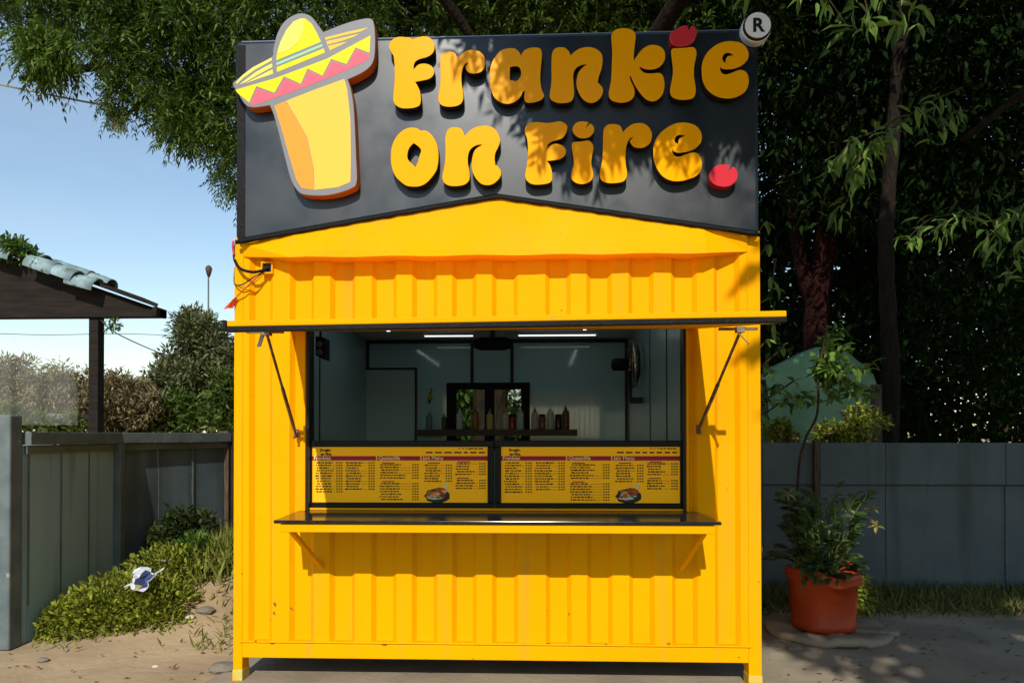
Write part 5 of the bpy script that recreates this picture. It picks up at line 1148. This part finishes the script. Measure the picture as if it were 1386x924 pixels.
k = ((xs0 > 1.72+.12*rng.normal(size=len(P))) | (zs0 > 4.0)) & (P[:, 2] > 4.2)  # crown trimmed along the sun's path to keep the kiosk front lit
for hx_, hz_, ax_, az_ in ((2.15, 4.6, .75, .75), (3.4, 4.1, .55, .4), (2.85, 3.65, .38, .32), (4.25, 1.5, .6, .22), (4.2, .85, .7, .2), (3.6, .05, .5, .16), (2.45, 1.5, .34, .36)):   # holes cut along the sun's path to light sprays, plants and ground
    k &= ((xs0-hx_)/ax_)**2+((zs0-hz_)/az_)**2 > 1+.25*rng.normal(size=len(P))
leaves('crown', P[k], D[k]+rng.normal(0, .6, (k.sum(), 3)), rng.uniform(.18, .32, k.sum()), .12, L_BIG, T4, kind='stuff')
LML = [leafmesh('leaf', .19, .048, L_BIG, t_) for t_ in (.2, .6, .9, 1.0)]
cnt = 0
for (x0_, y0_, x1_, y1_, Y, nl, sc) in ((1060, -60, 1150, 40, .5, 12, 1), (1150, -60, 1180, 40, .4, 14, 1.05), (1190, -50, 1215, 45, .6, 12, .9), (1240, -60, 1250, 30, .7, 9, .9), (1030, -60, 1010, 0, -.1, 12, .9), (960, -60, 975, -15, -.1, 8, .8),
        (1300, 120, 1180, 200, 1.3, 22, .9), (1230, 160, 1150, 235, 1.2, 22, .95), (1180, 180, 1125, 225, 1.1, 14, .85), (1310, 150, 1270, 178, 1.3, 10, .75),
        (1400, 270, 1330, 330, 1.5, 22, 1), (1340, 290, 1250, 320, 1.6, 16, .85), (1400, 320, 1360, 380, 1.5, 14, 1), (1290, 290, 1225, 325, 1.7, 12, .8), (1180, 235, 1140, 285, 1.2, 10, .9), (1050, 350, 1040, 450, .9, 6, .8)):
    a_, b_ = at(x0_, y0_, Y+.3), at(x1_, y1_, Y); pts = curve_open([a_, (a_+b_)/2+Vector((0, 0, .06)), b_], 6); MB().tube(pts, [.008-.0005*i for i in range(len(pts))], 5).build('branch', BARK, T4)
    for k in range(int(nl*1.6)):
        p = pts[random.randint(3, len(pts)-1)]+Vector((random.gauss(0, .03), random.gauss(0, .05), random.gauss(0, .03)))
        put_leaf(random.choice(LML), p, (random.gauss(0, .5), random.gauss(-.1, .5), random.uniform(-1.1, .1)), T4, sc*random.uniform(.6, 1.1)); cnt += 1

# ------------------------------------------------------------------ fallen leaves on the ground
n_ = 380
fx = np.concatenate([rng.uniform(1.6, 5.5, n_), rng.uniform(-3.2, -1.55, 70)]); fy = np.concatenate([rng.uniform(-.6, 1.75, n_), rng.uniform(-.5, 1.2, 70)])
fz = np.array([max(ground_z(a, b), .014 if a > -1.6 else 0)+.006 for a, b in zip(fx, fy)])
tag(leaves('fallen_leaves', np.c_[fx, fy, fz], np.c_[rng.normal(0, 1, len(fx)), rng.normal(0, 1, len(fx)), rng.uniform(-.05, .15, len(fx))], rng.uniform(.02, .055, len(fx)), .016,
    leafmat('fallen_leaf', (.10, .06, .025), (.30, .20, .08), .1), None, kind='stuff', roll=.3), 'dry fallen leaves scattered on the ground', None)

# ------------------------------------------------------------------ trees across the yard, mirrored in the glossy signboard
OT = thing('yard_tree', 'tall dark tree across the yard mirrored in the glossy signboard', 'tree', (5.5, -17, 0))
for c_, r_ in (((3.2, -17, 7.6), (2.6, 2, 3.0)), ((7.2, -17, 7.4), (3.4, 2.2, 3.4)), ((11.5, -17, 6.5), (3.2, 2.2, 3.4))):
    P, D = blob(7000, c_, r_, .5)
    leaves('crown', P, D+rng.normal(0, .7, P.shape), rng.uniform(.3, .5, len(P)), .2, L_DARK, OT, kind='stuff')
tm = MB(); trunk_tube(tm, [(5.5, -17, 0), (5.4, -17, 3), (5.5, -17, 7)], (.3, .15)); tm.build('trunk', BARK, OT, True)
lb = MB(); limb(lb, [(5.4, -17, 3.4), (3.8, -17, 5.6), (3.2, -17, 8)], (.16, .05)); lb.build('limb', BARKD, OT, True)
